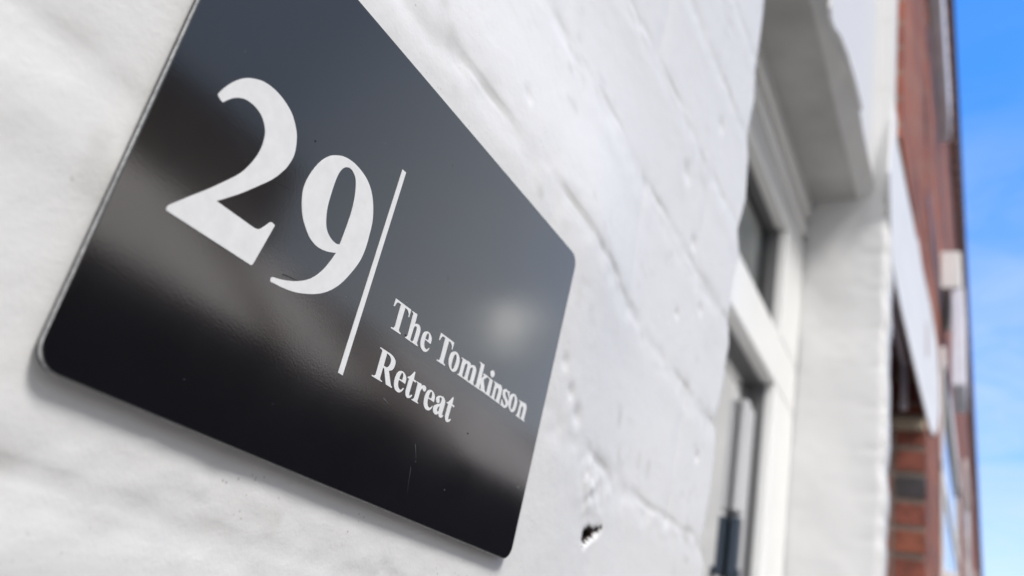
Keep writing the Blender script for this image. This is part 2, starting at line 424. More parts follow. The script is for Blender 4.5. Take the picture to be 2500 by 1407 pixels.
def vnoise(x, y, seed=0):
    """smooth value noise on numpy arrays, about -1..1"""
    xi = np.floor(x).astype(np.int64); yi = np.floor(y).astype(np.int64)
    xf = x - xi; yf = y - yi
    def h(a, b):
        n = (a * 374761393 + b * 668265263 + seed * 1442695041) & 0x7fffffff
        n = ((n ^ (n >> 13)) * 1274126177) & 0x7fffffff
        return ((n ^ (n >> 16)) & 0xffff) / 32767.5 - 1
    u = xf * xf * xf * (xf * (xf * 6 - 15) + 10); v = yf * yf * yf * (yf * (yf * 6 - 15) + 10)
    return (h(xi, yi) * (1 - u) * (1 - v) + h(xi + 1, yi) * u * (1 - v)
            + h(xi, yi + 1) * (1 - u) * v + h(xi + 1, yi + 1) * u * v)
GLYPHS = {
  'T': [[[94.62,57.77],[102.91,57.8],[102.93,55.32],[102.53,55.24],[102.51,55.56],[102.44,55.87],[102.3,56.17],[102.12,56.38],[101.88,56.59],[101.63,56.77],[101.4,56.91],[101.08,57.05],[100.75,57.09],[100.49,57.11],[100.2,57.11],[99.91,57.09],[99.96,49.99],[100.09,49.75],[100.32,49.54],[100.58,49.45],[100.9,49.37],[101.26,49.31],[101.27,48.98],[96.28,48.89],[96.34,49.29],[96.59,49.3],[96.84,49.32],[97.06,49.36],[97.36,49.44],[97.6,49.59],[97.73,49.85],[97.8,50.18],[97.58,57.13],[97.2,57.16],[96.84,57.18],[96.52,57.18],[96.24,57.16],[95.88,57.04],[95.63,56.84],[95.44,56.6],[95.29,56.29],[95.2,56.02],[95.11,55.72],[95.03,55.41],[94.58,55.3]]],
  'h': [[[103.85,57.77],[106.44,57.81],[106.55,54.54],[106.76,54.73],[106.98,54.9],[107.22,55.05],[107.48,55.16],[107.79,55.23],[108.13,55.27],[108.47,55.28],[108.79,55.23],[109.08,55.12],[109.35,54.97],[109.6,54.77],[109.79,54.54],[109.93,54.27],[110.01,53.98],[110.06,53.63],[110.09,53.23],[110.11,52.92],[110.11,52.57],[110.12,52.19],[110.11,51.77],[110.11,51.34],[110.1,50.89],[110.09,50.42],[110.07,49.95],[110.2,49.71],[110.36,49.53],[110.58,49.43],[110.83,49.38],[110.77,49.02],[107.4,49.01],[107.39,49.27],[107.64,49.3],[107.86,49.4],[108.02,49.62],[108.16,49.9],[108.17,50.41],[108.18,50.9],[108.19,51.38],[108.2,51.84],[108.2,52.27],[108.19,52.66],[108.19,53.0],[108.17,53.3],[108.12,53.64],[108.02,53.92],[107.88,54.13],[107.56,54.28],[107.22,54.28],[107.01,54.17],[106.83,54.0],[106.68,53.81],[106.55,53.54],[106.49,53.26],[106.44,49.66],[106.5,49.48],[106.64,49.34],[106.92,49.28],[107.28,49.27],[107.23,48.98],[103.81,49.0],[103.84,49.3],[104.17,49.34],[104.44,49.45],[104.62,49.69],[104.73,50.01],[104.43,56.98],[104.32,57.18],[104.17,57.34],[103.96,57.43],[103.7,57.47]]],
  'e': [[[110.07,36.47],[106.67,36.57],[106.66,36.22],[106.67,35.87],[106.74,35.54],[106.84,35.28],[106.97,35.02],[107.12,34.77],[107.29,34.57],[107.54,34.38],[107.82,34.24],[108.09,34.15],[108.36,34.1],[108.63,34.09],[108.88,34.14],[109.12,34.26],[109.35,34.43],[109.54,34.61],[109.69,34.84],[109.75,35.08],[110.08,35.09],[109.99,34.78],[109.84,34.46],[109.69,34.21],[109.52,33.96],[109.31,33.72],[109.05,33.52],[108.77,33.33],[108.46,33.19],[108.14,33.09],[107.8,33.03],[107.44,33.02],[107.14,33.04],[106.83,33.09],[106.51,33.17],[106.21,33.28],[105.93,33.43],[105.66,33.62],[105.41,33.83],[105.21,34.07],[105.05,34.35],[104.92,34.65],[104.83,34.98],[104.76,35.32],[104.73,35.62],[104.71,35.93],[104.71,36.25],[104.72,36.57],[104.76,36.87],[104.83,37.23],[104.93,37.58],[105.06,37.91],[105.2,38.2],[105.34,38.44],[105.5,38.66],[105.69,38.84],[105.9,39.01],[106.14,39.15],[106.42,39.28],[106.72,39.38],[107.02,39.44],[107.34,39.45],[107.67,39.44],[108.0,39.39],[108.32,39.31],[108.61,39.2],[108.9,39.07],[109.17,38.91],[109.4,38.73],[109.64,38.5],[109.83,38.23],[109.97,37.9],[110.02,37.66],[110.06,37.38],[110.07,37.09],[110.07,36.78]],[[106.65,36.92],[106.64,37.24],[106.65,37.54],[106.69,37.85],[106.78,38.18],[106.9,38.5],[107.02,38.76],[107.23,38.96],[107.45,39.02],[107.69,38.96],[107.91,38.77],[108.06,38.53],[108.19,38.24],[108.29,37.93],[108.33,37.62],[108.33,37.3],[108.31,36.98]]],
  'o': [[[130.72,55.3],[131.04,55.41],[131.34,55.48],[131.65,55.52],[131.96,55.51],[132.28,55.48],[132.59,55.41],[132.91,55.3],[133.22,55.15],[133.47,55.0],[133.73,54.82],[133.98,54.62],[134.21,54.4],[134.39,54.17],[134.54,53.91],[134.65,53.64],[134.73,53.35],[134.79,53.05],[134.83,52.75],[134.85,52.43],[134.84,52.09],[134.82,51.75],[134.77,51.42],[134.7,51.11],[134.62,50.82],[134.53,50.54],[134.41,50.27],[134.28,50.03],[134.14,49.82],[133.95,49.6],[133.74,49.43],[133.51,49.29],[133.26,49.17],[132.99,49.06],[132.7,48.97],[132.4,48.9],[132.07,48.89],[131.79,48.91],[131.48,48.96],[131.17,49.03],[130.87,49.12],[130.57,49.24],[130.29,49.38],[130.0,49.54],[129.72,49.72],[129.47,49.92],[129.25,50.15],[129.07,50.4],[128.91,50.68],[128.78,50.98],[128.67,51.29],[128.6,51.6],[128.57,51.92],[128.57,52.25],[128.59,52.58],[128.65,52.91],[128.72,53.21],[128.81,53.49],[128.92,53.77],[129.05,54.02],[129.21,54.27],[129.4,54.49],[129.62,54.69],[129.89,54.88],[130.17,55.04],[130.45,55.19]],[[131.5,54.72],[131.73,54.74],[131.99,54.65],[132.22,54.46],[132.38,54.26],[132.53,54.01],[132.66,53.71],[132.76,53.38],[132.8,53.07],[132.83,52.73],[132.83,52.37],[132.82,52.01],[132.81,51.67],[132.79,51.34],[132.77,51.01],[132.74,50.7],[132.69,50.41],[132.62,50.17],[132.47,49.87],[132.28,49.65],[132.07,49.53],[131.83,49.49],[131.59,49.54],[131.35,49.68],[131.2,49.84],[131.05,50.05],[130.91,50.31],[130.81,50.61],[130.75,50.89],[130.7,51.22],[130.67,51.56],[130.65,51.92],[130.65,52.26],[130.66,52.61],[130.69,52.97],[130.74,53.32],[130.8,53.65],[130.88,53.93],[131.05,54.3],[131.27,54.57]]],
  'm': [[[135.53,55.17],[138.44,55.28],[138.43,54.8],[138.65,55.01],[138.89,55.2],[139.19,55.35],[139.46,55.42],[139.77,55.47],[140.09,55.5],[140.38,55.49],[140.74,55.44],[141.08,55.35],[141.37,55.21],[141.58,55.05],[141.73,54.84],[141.86,54.62],[142.07,54.8],[142.28,54.97],[142.51,55.12],[142.78,55.24],[143.08,55.35],[143.41,55.43],[143.76,55.48],[144.09,55.48],[144.41,55.43],[144.73,55.34],[145.02,55.2],[145.27,55.02],[145.48,54.81],[145.64,54.56],[145.77,54.26],[145.84,53.9],[145.86,53.56],[145.87,53.17],[145.87,52.73],[145.87,52.25],[145.85,51.74],[145.83,51.21],[145.81,50.66],[145.78,50.11],[145.87,49.86],[146.0,49.67],[146.22,49.58],[146.49,49.56],[146.49,49.15],[142.92,49.13],[142.98,49.47],[143.21,49.52],[143.41,49.63],[143.54,49.84],[143.64,50.12],[143.65,50.63],[143.66,51.12],[143.66,51.6],[143.67,52.06],[143.67,52.49],[143.67,52.87],[143.66,53.22],[143.65,53.51],[143.6,53.84],[143.52,54.1],[143.39,54.3],[143.1,54.44],[142.76,54.42],[142.54,54.32],[142.32,54.15],[142.14,53.96],[141.96,53.7],[141.85,53.41],[141.83,50.18],[141.9,49.96],[142.05,49.75],[142.23,49.64],[142.45,49.55],[142.7,49.46],[142.73,49.13],[139.25,49.12],[139.3,49.46],[139.52,49.47],[139.72,49.57],[139.86,49.82],[139.98,50.15],[139.98,50.66],[139.98,51.16],[139.98,51.64],[139.98,52.11],[139.98,52.54],[139.97,52.93],[139.96,53.27],[139.94,53.56],[139.91,53.86],[139.84,54.11],[139.72,54.28],[139.52,54.36],[139.26,54.36],[139.01,54.3],[138.8,54.16],[138.6,53.97],[138.44,53.78],[138.3,53.56],[138.24,53.34],[138.23,50.22],[138.34,49.91],[138.51,49.67],[138.8,49.53],[139.17,49.45],[139.11,49.13],[135.49,49.11],[135.61,49.4],[135.94,49.4],[136.19,49.49],[136.33,49.72],[136.39,50.02],[136.35,54.35],[136.29,54.6],[136.14,54.78],[135.85,54.86],[135.48,54.89]]],
  'k': [[[146.92,58.0],[149.91,58.04],[150.05,52.68],[150.24,52.93],[150.42,53.19],[150.6,53.43],[150.76,53.66],[150.9,53.86],[151.13,54.15],[151.31,54.39],[151.38,54.58],[151.16,54.72],[150.75,54.77],[150.96,55.27],[154.1,55.32],[153.97,54.89],[153.72,54.81],[153.47,54.72],[153.2,54.59],[152.92,54.42],[152.68,54.24],[152.44,54.03],[152.18,53.79],[151.92,53.53],[151.65,53.27],[153.96,50.06],[154.78,49.72],[154.72,49.31],[150.95,49.23],[151.01,49.56],[151.26,49.96],[150.19,51.48],[150.12,51.26],[150.14,49.93],[150.22,49.7],[150.35,49.53],[150.54,49.45],[150.77,49.44],[150.69,49.14],[146.98,49.17],[147.07,49.52],[147.41,49.5],[147.69,49.61],[147.8,49.8],[147.88,50.07],[147.94,50.37],[147.79,56.73],[147.72,56.98],[147.63,57.2],[147.49,57.39],[147.3,57.52],[147.07,57.6],[146.82,57.67]]],
  'i': [[[154.47,55.19],[157.48,55.23],[157.62,50.11],[157.8,49.79],[158.0,49.57],[158.26,49.52],[158.55,49.57],[158.5,49.22],[154.75,49.25],[154.77,49.58],[155.05,49.63],[155.26,49.76],[155.37,50.03],[155.41,50.39],[155.42,54.08],[155.33,54.41],[155.13,54.66],[154.91,54.76],[154.64,54.81],[154.34,54.85]]],
  'dot': [[[155.87,58.27],[156.13,58.35],[156.42,58.37],[156.7,58.34],[156.94,58.28],[157.22,58.16],[157.45,57.97],[157.61,57.74],[157.7,57.47],[157.71,57.17],[157.65,56.87],[157.49,56.59],[157.25,56.32],[156.96,56.12],[156.7,56.03],[156.4,55.98],[156.1,55.97],[155.83,55.99],[155.54,56.11],[155.29,56.29],[155.11,56.51],[155.0,56.76],[154.96,57.06],[155.03,57.36],[155.17,57.6],[155.38,57.87],[155.63,58.1]]],
  'n': [[[158.59,55.25],[161.44,55.41],[161.4,54.84],[161.59,55.04],[161.8,55.22],[162.02,55.37],[162.29,55.48],[162.54,55.54],[162.83,55.58],[163.13,55.6],[163.42,55.58],[163.69,55.54],[164.0,55.43],[164.3,55.27],[164.57,55.07],[164.78,54.84],[164.92,54.58],[165.02,54.29],[165.07,53.95],[165.09,53.56],[165.1,53.23],[165.1,52.85],[165.1,52.43],[165.08,51.98],[165.06,51.5],[165.04,51.0],[165.02,50.48],[164.99,49.96],[165.1,49.72],[165.27,49.56],[165.53,49.53],[165.84,49.56],[165.74,49.19],[162.25,49.17],[162.28,49.57],[162.5,49.61],[162.67,49.75],[162.78,50.02],[162.83,50.39],[162.85,50.77],[162.87,51.15],[162.88,51.52],[162.89,51.87],[162.89,52.2],[162.87,52.49],[162.85,52.76],[162.78,53.1],[162.68,53.38],[162.55,53.62],[162.41,53.79],[162.19,53.89],[161.94,53.89],[161.71,53.83],[161.5,53.7],[161.3,53.51],[161.15,53.33],[161.03,53.1],[160.98,52.87],[161.1,50.17],[161.22,49.9],[161.38,49.69],[161.62,49.57],[161.91,49.52],[161.89,49.16],[158.65,49.23],[158.69,49.62],[159.0,49.64],[159.25,49.76],[159.38,50.02],[159.45,50.37],[159.55,54.13],[159.46,54.4],[159.36,54.63],[159.21,54.79],[158.9,54.87],[158.52,54.83]]],
  's': [[[167.4,55.54],[167.72,55.6],[168.07,55.57],[168.43,55.52],[168.79,55.46],[169.13,55.44],[169.44,55.46],[169.74,55.51],[170.04,55.56],[170.32,55.62],[170.61,55.69],[171.03,53.5],[170.44,53.41],[170.27,53.68],[170.08,53.94],[169.88,54.18],[169.66,54.38],[169.4,54.56],[169.11,54.72],[168.82,54.83],[168.56,54.9],[168.27,54.89],[168.03,54.79],[167.86,54.64],[167.75,54.44],[167.71,54.19],[167.8,53.92],[167.98,53.72],[168.23,53.51],[168.53,53.29],[168.85,53.09],[169.11,52.95],[169.4,52.81],[169.69,52.68],[169.98,52.54],[170.25,52.38],[170.51,52.22],[170.76,52.04],[171.0,51.85],[171.2,51.66],[171.34,51.46],[171.44,51.19],[171.46,50.91],[171.41,50.62],[171.28,50.34],[171.11,50.1],[170.87,49.85],[170.59,49.6],[170.31,49.39],[170.05,49.22],[169.74,49.1],[169.44,49.04],[169.14,49.02],[168.83,49.01],[168.51,49.01],[168.18,49.03],[167.86,49.06],[167.56,49.07],[167.21,49.05],[166.89,49.02],[166.59,48.97],[166.21,51.18],[166.85,51.3],[167.04,51.08],[167.23,50.88],[167.44,50.68],[167.67,50.49],[167.93,50.31],[168.23,50.13],[168.53,49.98],[168.8,49.89],[169.13,49.86],[169.43,49.91],[169.64,50.02],[169.81,50.28],[169.76,50.62],[169.61,50.82],[169.4,51.05],[169.13,51.28],[168.82,51.49],[168.54,51.63],[168.21,51.75],[167.87,51.87],[167.54,52.0],[167.25,52.13],[166.93,52.31],[166.64,52.5],[166.4,52.71],[166.22,52.96],[166.11,53.22],[166.04,53.51],[166.0,53.83],[166.02,54.14],[166.1,54.42],[166.27,54.68],[166.5,54.95],[166.78,55.2],[167.09,55.4]]],
  'R': [[[94.39,42.03],[94.96,42.03],[95.52,42.04],[96.07,42.04],[96.6,42.04],[97.11,42.04],[97.58,42.04],[98.01,42.04],[98.4,42.04],[98.75,42.03],[99.07,42.03],[99.35,42.02],[99.62,42.01],[99.88,41.98],[100.16,41.94],[100.47,41.89],[100.78,41.83],[101.1,41.75],[101.4,41.67],[101.68,41.58],[101.92,41.47],[102.22,41.3],[102.47,41.12],[102.66,40.91],[102.81,40.65],[102.9,40.34],[102.95,39.98],[102.95,39.61],[102.91,39.27],[102.83,38.95],[102.72,38.64],[102.56,38.35],[102.35,38.08],[102.13,37.89],[101.86,37.72],[101.57,37.56],[101.26,37.41],[100.94,37.26],[103.46,34.01],[103.64,33.81],[103.86,33.65],[104.16,33.55],[104.5,33.5],[104.39,33.14],[101.36,33.16],[98.57,37.08],[97.97,37.15],[98.02,33.97],[98.14,33.72],[98.36,33.53],[98.61,33.46],[98.91,33.43],[99.25,33.42],[99.3,33.12],[94.28,33.13],[94.39,33.51],[94.69,33.48],[94.97,33.48],[95.21,33.52],[95.49,33.69],[95.69,33.91],[95.77,34.11],[95.77,34.32],[95.57,41.13],[95.46,41.38],[95.24,41.57],[94.99,41.64],[94.67,41.66],[94.31,41.67]],[[97.87,41.52],[98.2,41.51],[98.53,41.49],[98.85,41.46],[99.14,41.41],[99.42,41.33],[99.67,41.23],[99.91,41.11],[100.12,40.95],[100.35,40.7],[100.54,40.4],[100.66,40.07],[100.72,39.8],[100.75,39.5],[100.74,39.2],[100.69,38.93],[100.57,38.6],[100.37,38.31],[100.15,38.08],[99.93,37.91],[99.68,37.8],[99.36,37.73],[99.07,37.71],[98.75,37.71],[98.39,37.72],[98.03,37.74]]],
  't': [[[113.0,41.5],[113.35,41.55],[113.59,39.29],[114.97,39.25],[114.91,38.66],[113.37,38.72],[113.27,34.84],[113.35,34.47],[113.48,34.19],[113.7,34.06],[113.95,34.04],[114.16,34.14],[114.34,34.3],[114.48,34.47],[114.59,34.65],[114.96,34.56],[114.84,34.25],[114.64,33.94],[114.44,33.73],[114.19,33.51],[113.91,33.33],[113.58,33.21],[113.23,33.12],[112.89,33.09],[112.56,33.14],[112.26,33.24],[111.98,33.4],[111.75,33.64],[111.55,33.94],[111.41,34.24],[111.33,34.53],[111.31,34.82],[111.31,35.12],[111.31,38.55],[110.49,38.59],[110.55,38.93],[110.8,39.06],[111.04,39.2],[111.28,39.35],[111.51,39.53],[111.73,39.73],[111.94,39.95],[112.14,40.18],[112.33,40.43],[112.51,40.68],[112.68,40.95],[112.84,41.22]]],
  'r': [[[115.35,39.25],[118.08,39.39],[118.14,38.4],[118.29,38.64],[118.46,38.86],[118.65,39.06],[118.87,39.23],[119.13,39.37],[119.4,39.47],[119.73,39.5],[120.08,39.48],[120.39,39.42],[120.64,39.31],[120.85,39.15],[120.99,38.96],[121.05,38.72],[121.04,38.45],[120.99,38.22],[120.84,37.97],[120.59,37.81],[120.25,37.74],[119.9,37.76],[119.58,37.88],[119.33,38.03],[119.21,38.19],[119.11,38.28],[118.92,38.18],[118.73,37.94],[118.58,37.7],[118.43,37.39],[118.33,37.07],[118.31,36.82],[118.31,36.56],[118.34,36.29],[118.38,36.02],[118.28,33.86],[118.35,33.71],[118.48,33.6],[118.69,33.56],[118.96,33.57],[118.93,33.26],[115.37,33.24],[115.43,33.59],[115.69,33.63],[115.92,33.68],[116.1,33.76],[116.26,33.97],[116.33,34.24],[116.13,38.41],[116.05,38.66],[115.9,38.86],[115.63,38.97],[115.28,39.03]]],
  'a': [[[127.61,37.64],[127.59,37.9],[127.65,38.18],[127.78,38.46],[127.92,38.65],[128.1,38.84],[128.31,39.02],[128.56,39.18],[128.84,39.32],[129.17,39.43],[129.52,39.53],[129.87,39.6],[130.17,39.65],[130.48,39.68],[130.8,39.7],[131.1,39.7],[131.39,39.65],[131.72,39.54],[132.05,39.37],[132.33,39.17],[132.56,38.95],[132.73,38.72],[132.84,38.47],[132.91,38.18],[132.94,37.83],[132.95,37.5],[132.94,37.08],[132.92,36.61],[132.9,36.11],[132.87,35.62],[132.84,35.17],[132.82,34.78],[132.81,34.48],[132.82,34.25],[132.88,34.09],[133.06,34.08],[133.24,34.14],[133.32,34.26],[133.36,34.42],[133.7,34.36],[133.66,34.09],[133.53,33.83],[133.34,33.64],[133.09,33.45],[132.82,33.31],[132.53,33.21],[132.23,33.17],[131.94,33.17],[131.68,33.23],[131.42,33.33],[131.21,33.47],[131.04,33.64],[130.91,33.83],[130.8,34.04],[130.59,33.85],[130.38,33.67],[130.17,33.51],[129.94,33.39],[129.69,33.31],[129.42,33.25],[129.15,33.23],[128.88,33.24],[128.6,33.29],[128.31,33.38],[128.04,33.49],[127.82,33.63],[127.59,33.88],[127.42,34.17],[127.34,34.49],[127.34,34.74],[127.38,35.01],[127.47,35.28],[127.62,35.53],[127.78,35.72],[127.99,35.91],[128.24,36.09],[128.51,36.26],[128.79,36.44],[129.05,36.58],[129.32,36.72],[129.61,36.86],[129.91,36.99],[130.22,37.12],[130.53,37.26],[130.6,37.59],[130.66,37.91],[130.7,38.2],[130.71,38.44],[130.63,38.76],[130.44,38.97],[130.12,39.11],[129.77,39.15],[129.47,39.06],[129.27,38.88],[129.21,38.64],[129.27,38.36],[129.49,38.09],[129.69,37.82],[129.7,37.52],[129.57,37.25],[129.31,37.06],[128.96,36.95],[128.7,36.93],[128.42,36.96],[128.16,37.04],[127.93,37.2],[127.73,37.41]],[[130.49,36.48],[130.21,36.25],[129.95,36.02],[129.75,35.78],[129.61,35.52],[129.52,35.25],[129.5,35.01],[129.62,34.72],[129.83,34.51],[130.12,34.45],[130.39,34.5],[130.54,34.62],[130.62,34.8]]],
  '2': [[[13.44,71.93],[13.56,72.25],[13.67,72.58],[13.79,72.91],[13.91,73.24],[14.04,73.57],[14.17,73.9],[14.32,74.24],[14.48,74.58],[14.65,74.93],[14.82,75.28],[15.01,75.64],[15.21,76.0],[15.41,76.36],[15.62,76.72],[15.84,77.07],[16.07,77.41],[16.3,77.74],[16.55,78.08],[16.8,78.41],[17.05,78.74],[17.32,79.05],[17.59,79.36],[17.87,79.66],[18.16,79.94],[18.45,80.2],[18.74,80.46],[19.04,80.7],[19.35,80.93],[19.66,81.15],[19.99,81.37],[20.32,81.57],[20.67,81.78],[21.03,81.98],[21.39,82.17],[21.77,82.36],[22.16,82.54],[22.56,82.71],[22.96,82.87],[23.38,83.01],[23.8,83.13],[24.24,83.24],[24.68,83.33],[25.13,83.41],[25.6,83.47],[26.07,83.52],[26.54,83.55],[27.02,83.57],[27.5,83.57],[27.98,83.55],[28.48,83.52],[28.99,83.48],[29.49,83.42],[30.0,83.34],[30.5,83.25],[31.0,83.14],[31.47,83.03],[31.94,82.9],[32.41,82.76],[32.87,82.6],[33.33,82.44],[33.77,82.25],[34.21,82.05],[34.63,81.83],[35.03,81.6],[35.43,81.33],[35.82,81.04],[36.19,80.72],[36.56,80.39],[36.91,80.06],[37.24,79.72],[37.55,79.38],[37.83,79.06],[38.08,78.75],[38.3,78.46],[38.49,78.18],[38.67,77.9],[38.83,77.6],[38.99,77.29],[39.14,76.94],[39.28,76.57],[39.43,76.15],[39.59,75.7],[39.74,75.22],[39.87,74.72],[40.0,74.22],[40.1,73.71],[40.17,73.22],[40.2,72.74],[40.2,72.27],[40.16,71.8],[40.09,71.32],[40.0,70.85],[39.89,70.39],[39.78,69.95],[39.67,69.54],[39.57,69.17],[39.47,68.8],[39.38,68.49],[39.28,68.21],[39.18,67.95],[39.05,67.69],[38.91,67.39],[38.73,67.05],[38.53,66.66],[38.31,66.23],[38.07,65.78],[37.81,65.3],[37.52,64.81],[37.22,64.31],[36.9,63.81],[36.56,63.32],[36.2,62.83],[35.81,62.33],[35.4,61.83],[34.97,61.32],[34.53,60.81],[34.09,60.3],[33.64,59.79],[33.2,59.28],[32.75,58.75],[32.28,58.21],[31.8,57.67],[31.32,57.12],[30.85,56.59],[30.38,56.07],[29.94,55.58],[29.52,55.13],[29.13,54.71],[28.77,54.34],[28.42,53.99],[28.08,53.65],[27.75,53.33],[27.43,53.02],[27.09,52.69],[26.75,52.36],[26.39,52.02],[26.04,51.67],[25.68,51.33],[25.32,50.98],[24.96,50.64],[24.6,50.3],[24.24,49.96],[23.88,49.61],[36.51,49.6],[36.86,49.66],[37.2,49.73],[37.53,49.82],[37.85,49.94],[38.15,50.11],[38.38,50.29],[38.59,50.5],[38.79,50.73],[38.98,50.99],[39.17,51.26],[39.37,51.53],[39.54,51.77],[39.71,52.02],[39.88,52.28],[40.05,52.55],[40.22,52.82],[40.39,53.1],[40.55,53.38],[40.82,53.55],[41.18,53.64],[41.42,53.63],[41.69,53.58],[41.99,53.51],[42.29,53.43],[40.13,41.66],[40.0,41.44],[39.85,41.24],[39.68,41.1],[39.47,41.05],[39.23,41.05],[38.98,41.08],[13.04,40.85],[12.83,41.02],[12.74,41.29],[12.79,41.55],[12.91,41.88],[13.07,42.23],[13.62,42.87],[14.16,43.51],[14.71,44.13],[15.24,44.75],[15.76,45.35],[16.26,45.93],[16.75,46.49],[17.21,47.02],[17.64,47.51],[18.05,47.96],[18.43,48.38],[18.8,48.78],[19.16,49.18],[19.52,49.58],[19.9,50.01],[20.3,50.46],[20.72,50.95],[21.15,51.47],[21.6,52.01],[22.05,52.55],[22.49,53.09],[22.93,53.62],[23.35,54.14],[23.75,54.63],[24.12,55.1],[24.49,55.56],[24.85,56.01],[25.2,56.45],[25.53,56.87],[25.84,57.28],[26.13,57.68],[26.41,58.06],[26.66,58.41],[26.88,58.74],[27.07,59.04],[27.26,59.33],[27.43,59.62],[27.6,59.92],[27.77,60.25],[27.95,60.61],[28.13,61.01],[28.32,61.43],[28.51,61.88],[28.7,62.34],[28.88,62.8],[29.04,63.27],[29.2,63.72],[29.34,64.16],[29.46,64.59],[29.58,65.01],[29.68,65.43],[29.78,65.85],[29.86,66.27],[29.92,66.68],[29.98,67.1],[30.02,67.52],[30.04,67.95],[30.05,68.39],[30.04,68.84],[30.02,69.28],[29.99,69.72],[29.94,70.15],[29.88,70.55],[29.81,70.93],[29.73,71.28],[29.64,71.61],[29.53,71.92],[29.42,72.22],[29.28,72.51],[29.14,72.78],[28.97,73.06],[28.78,73.32],[28.57,73.59],[28.34,73.85],[28.09,74.11],[27.83,74.36],[27.55,74.6],[27.26,74.82],[26.97,75.02],[26.67,75.2],[26.37,75.36],[26.06,75.49],[25.74,75.61],[25.41,75.72],[25.08,75.8],[24.75,75.88],[24.42,75.94],[24.09,75.99],[23.77,76.03],[23.44,76.05],[23.11,76.05],[22.78,76.05],[22.45,76.03],[22.14,76.0],[21.83,75.97],[21.54,75.93],[21.18,75.86],[20.85,75.78],[20.53,75.69],[20.22,75.57],[19.91,75.44],[19.6,75.29],[19.33,75.14],[19.05,74.97],[18.78,74.79],[18.51,74.6],[18.25,74.4],[17.99,74.19],[17.75,73.98],[17.53,73.77],[17.31,73.54],[17.1,73.3],[16.9,73.06],[16.71,72.83],[16.53,72.6],[16.36,72.39],[16.15,72.11],[15.97,71.86],[15.8,71.61],[15.65,71.37],[15.5,71.14],[15.3,71.05],[15.01,71.06],[14.75,71.13],[14.44,71.24],[14.09,71.38],[13.72,71.53]]],
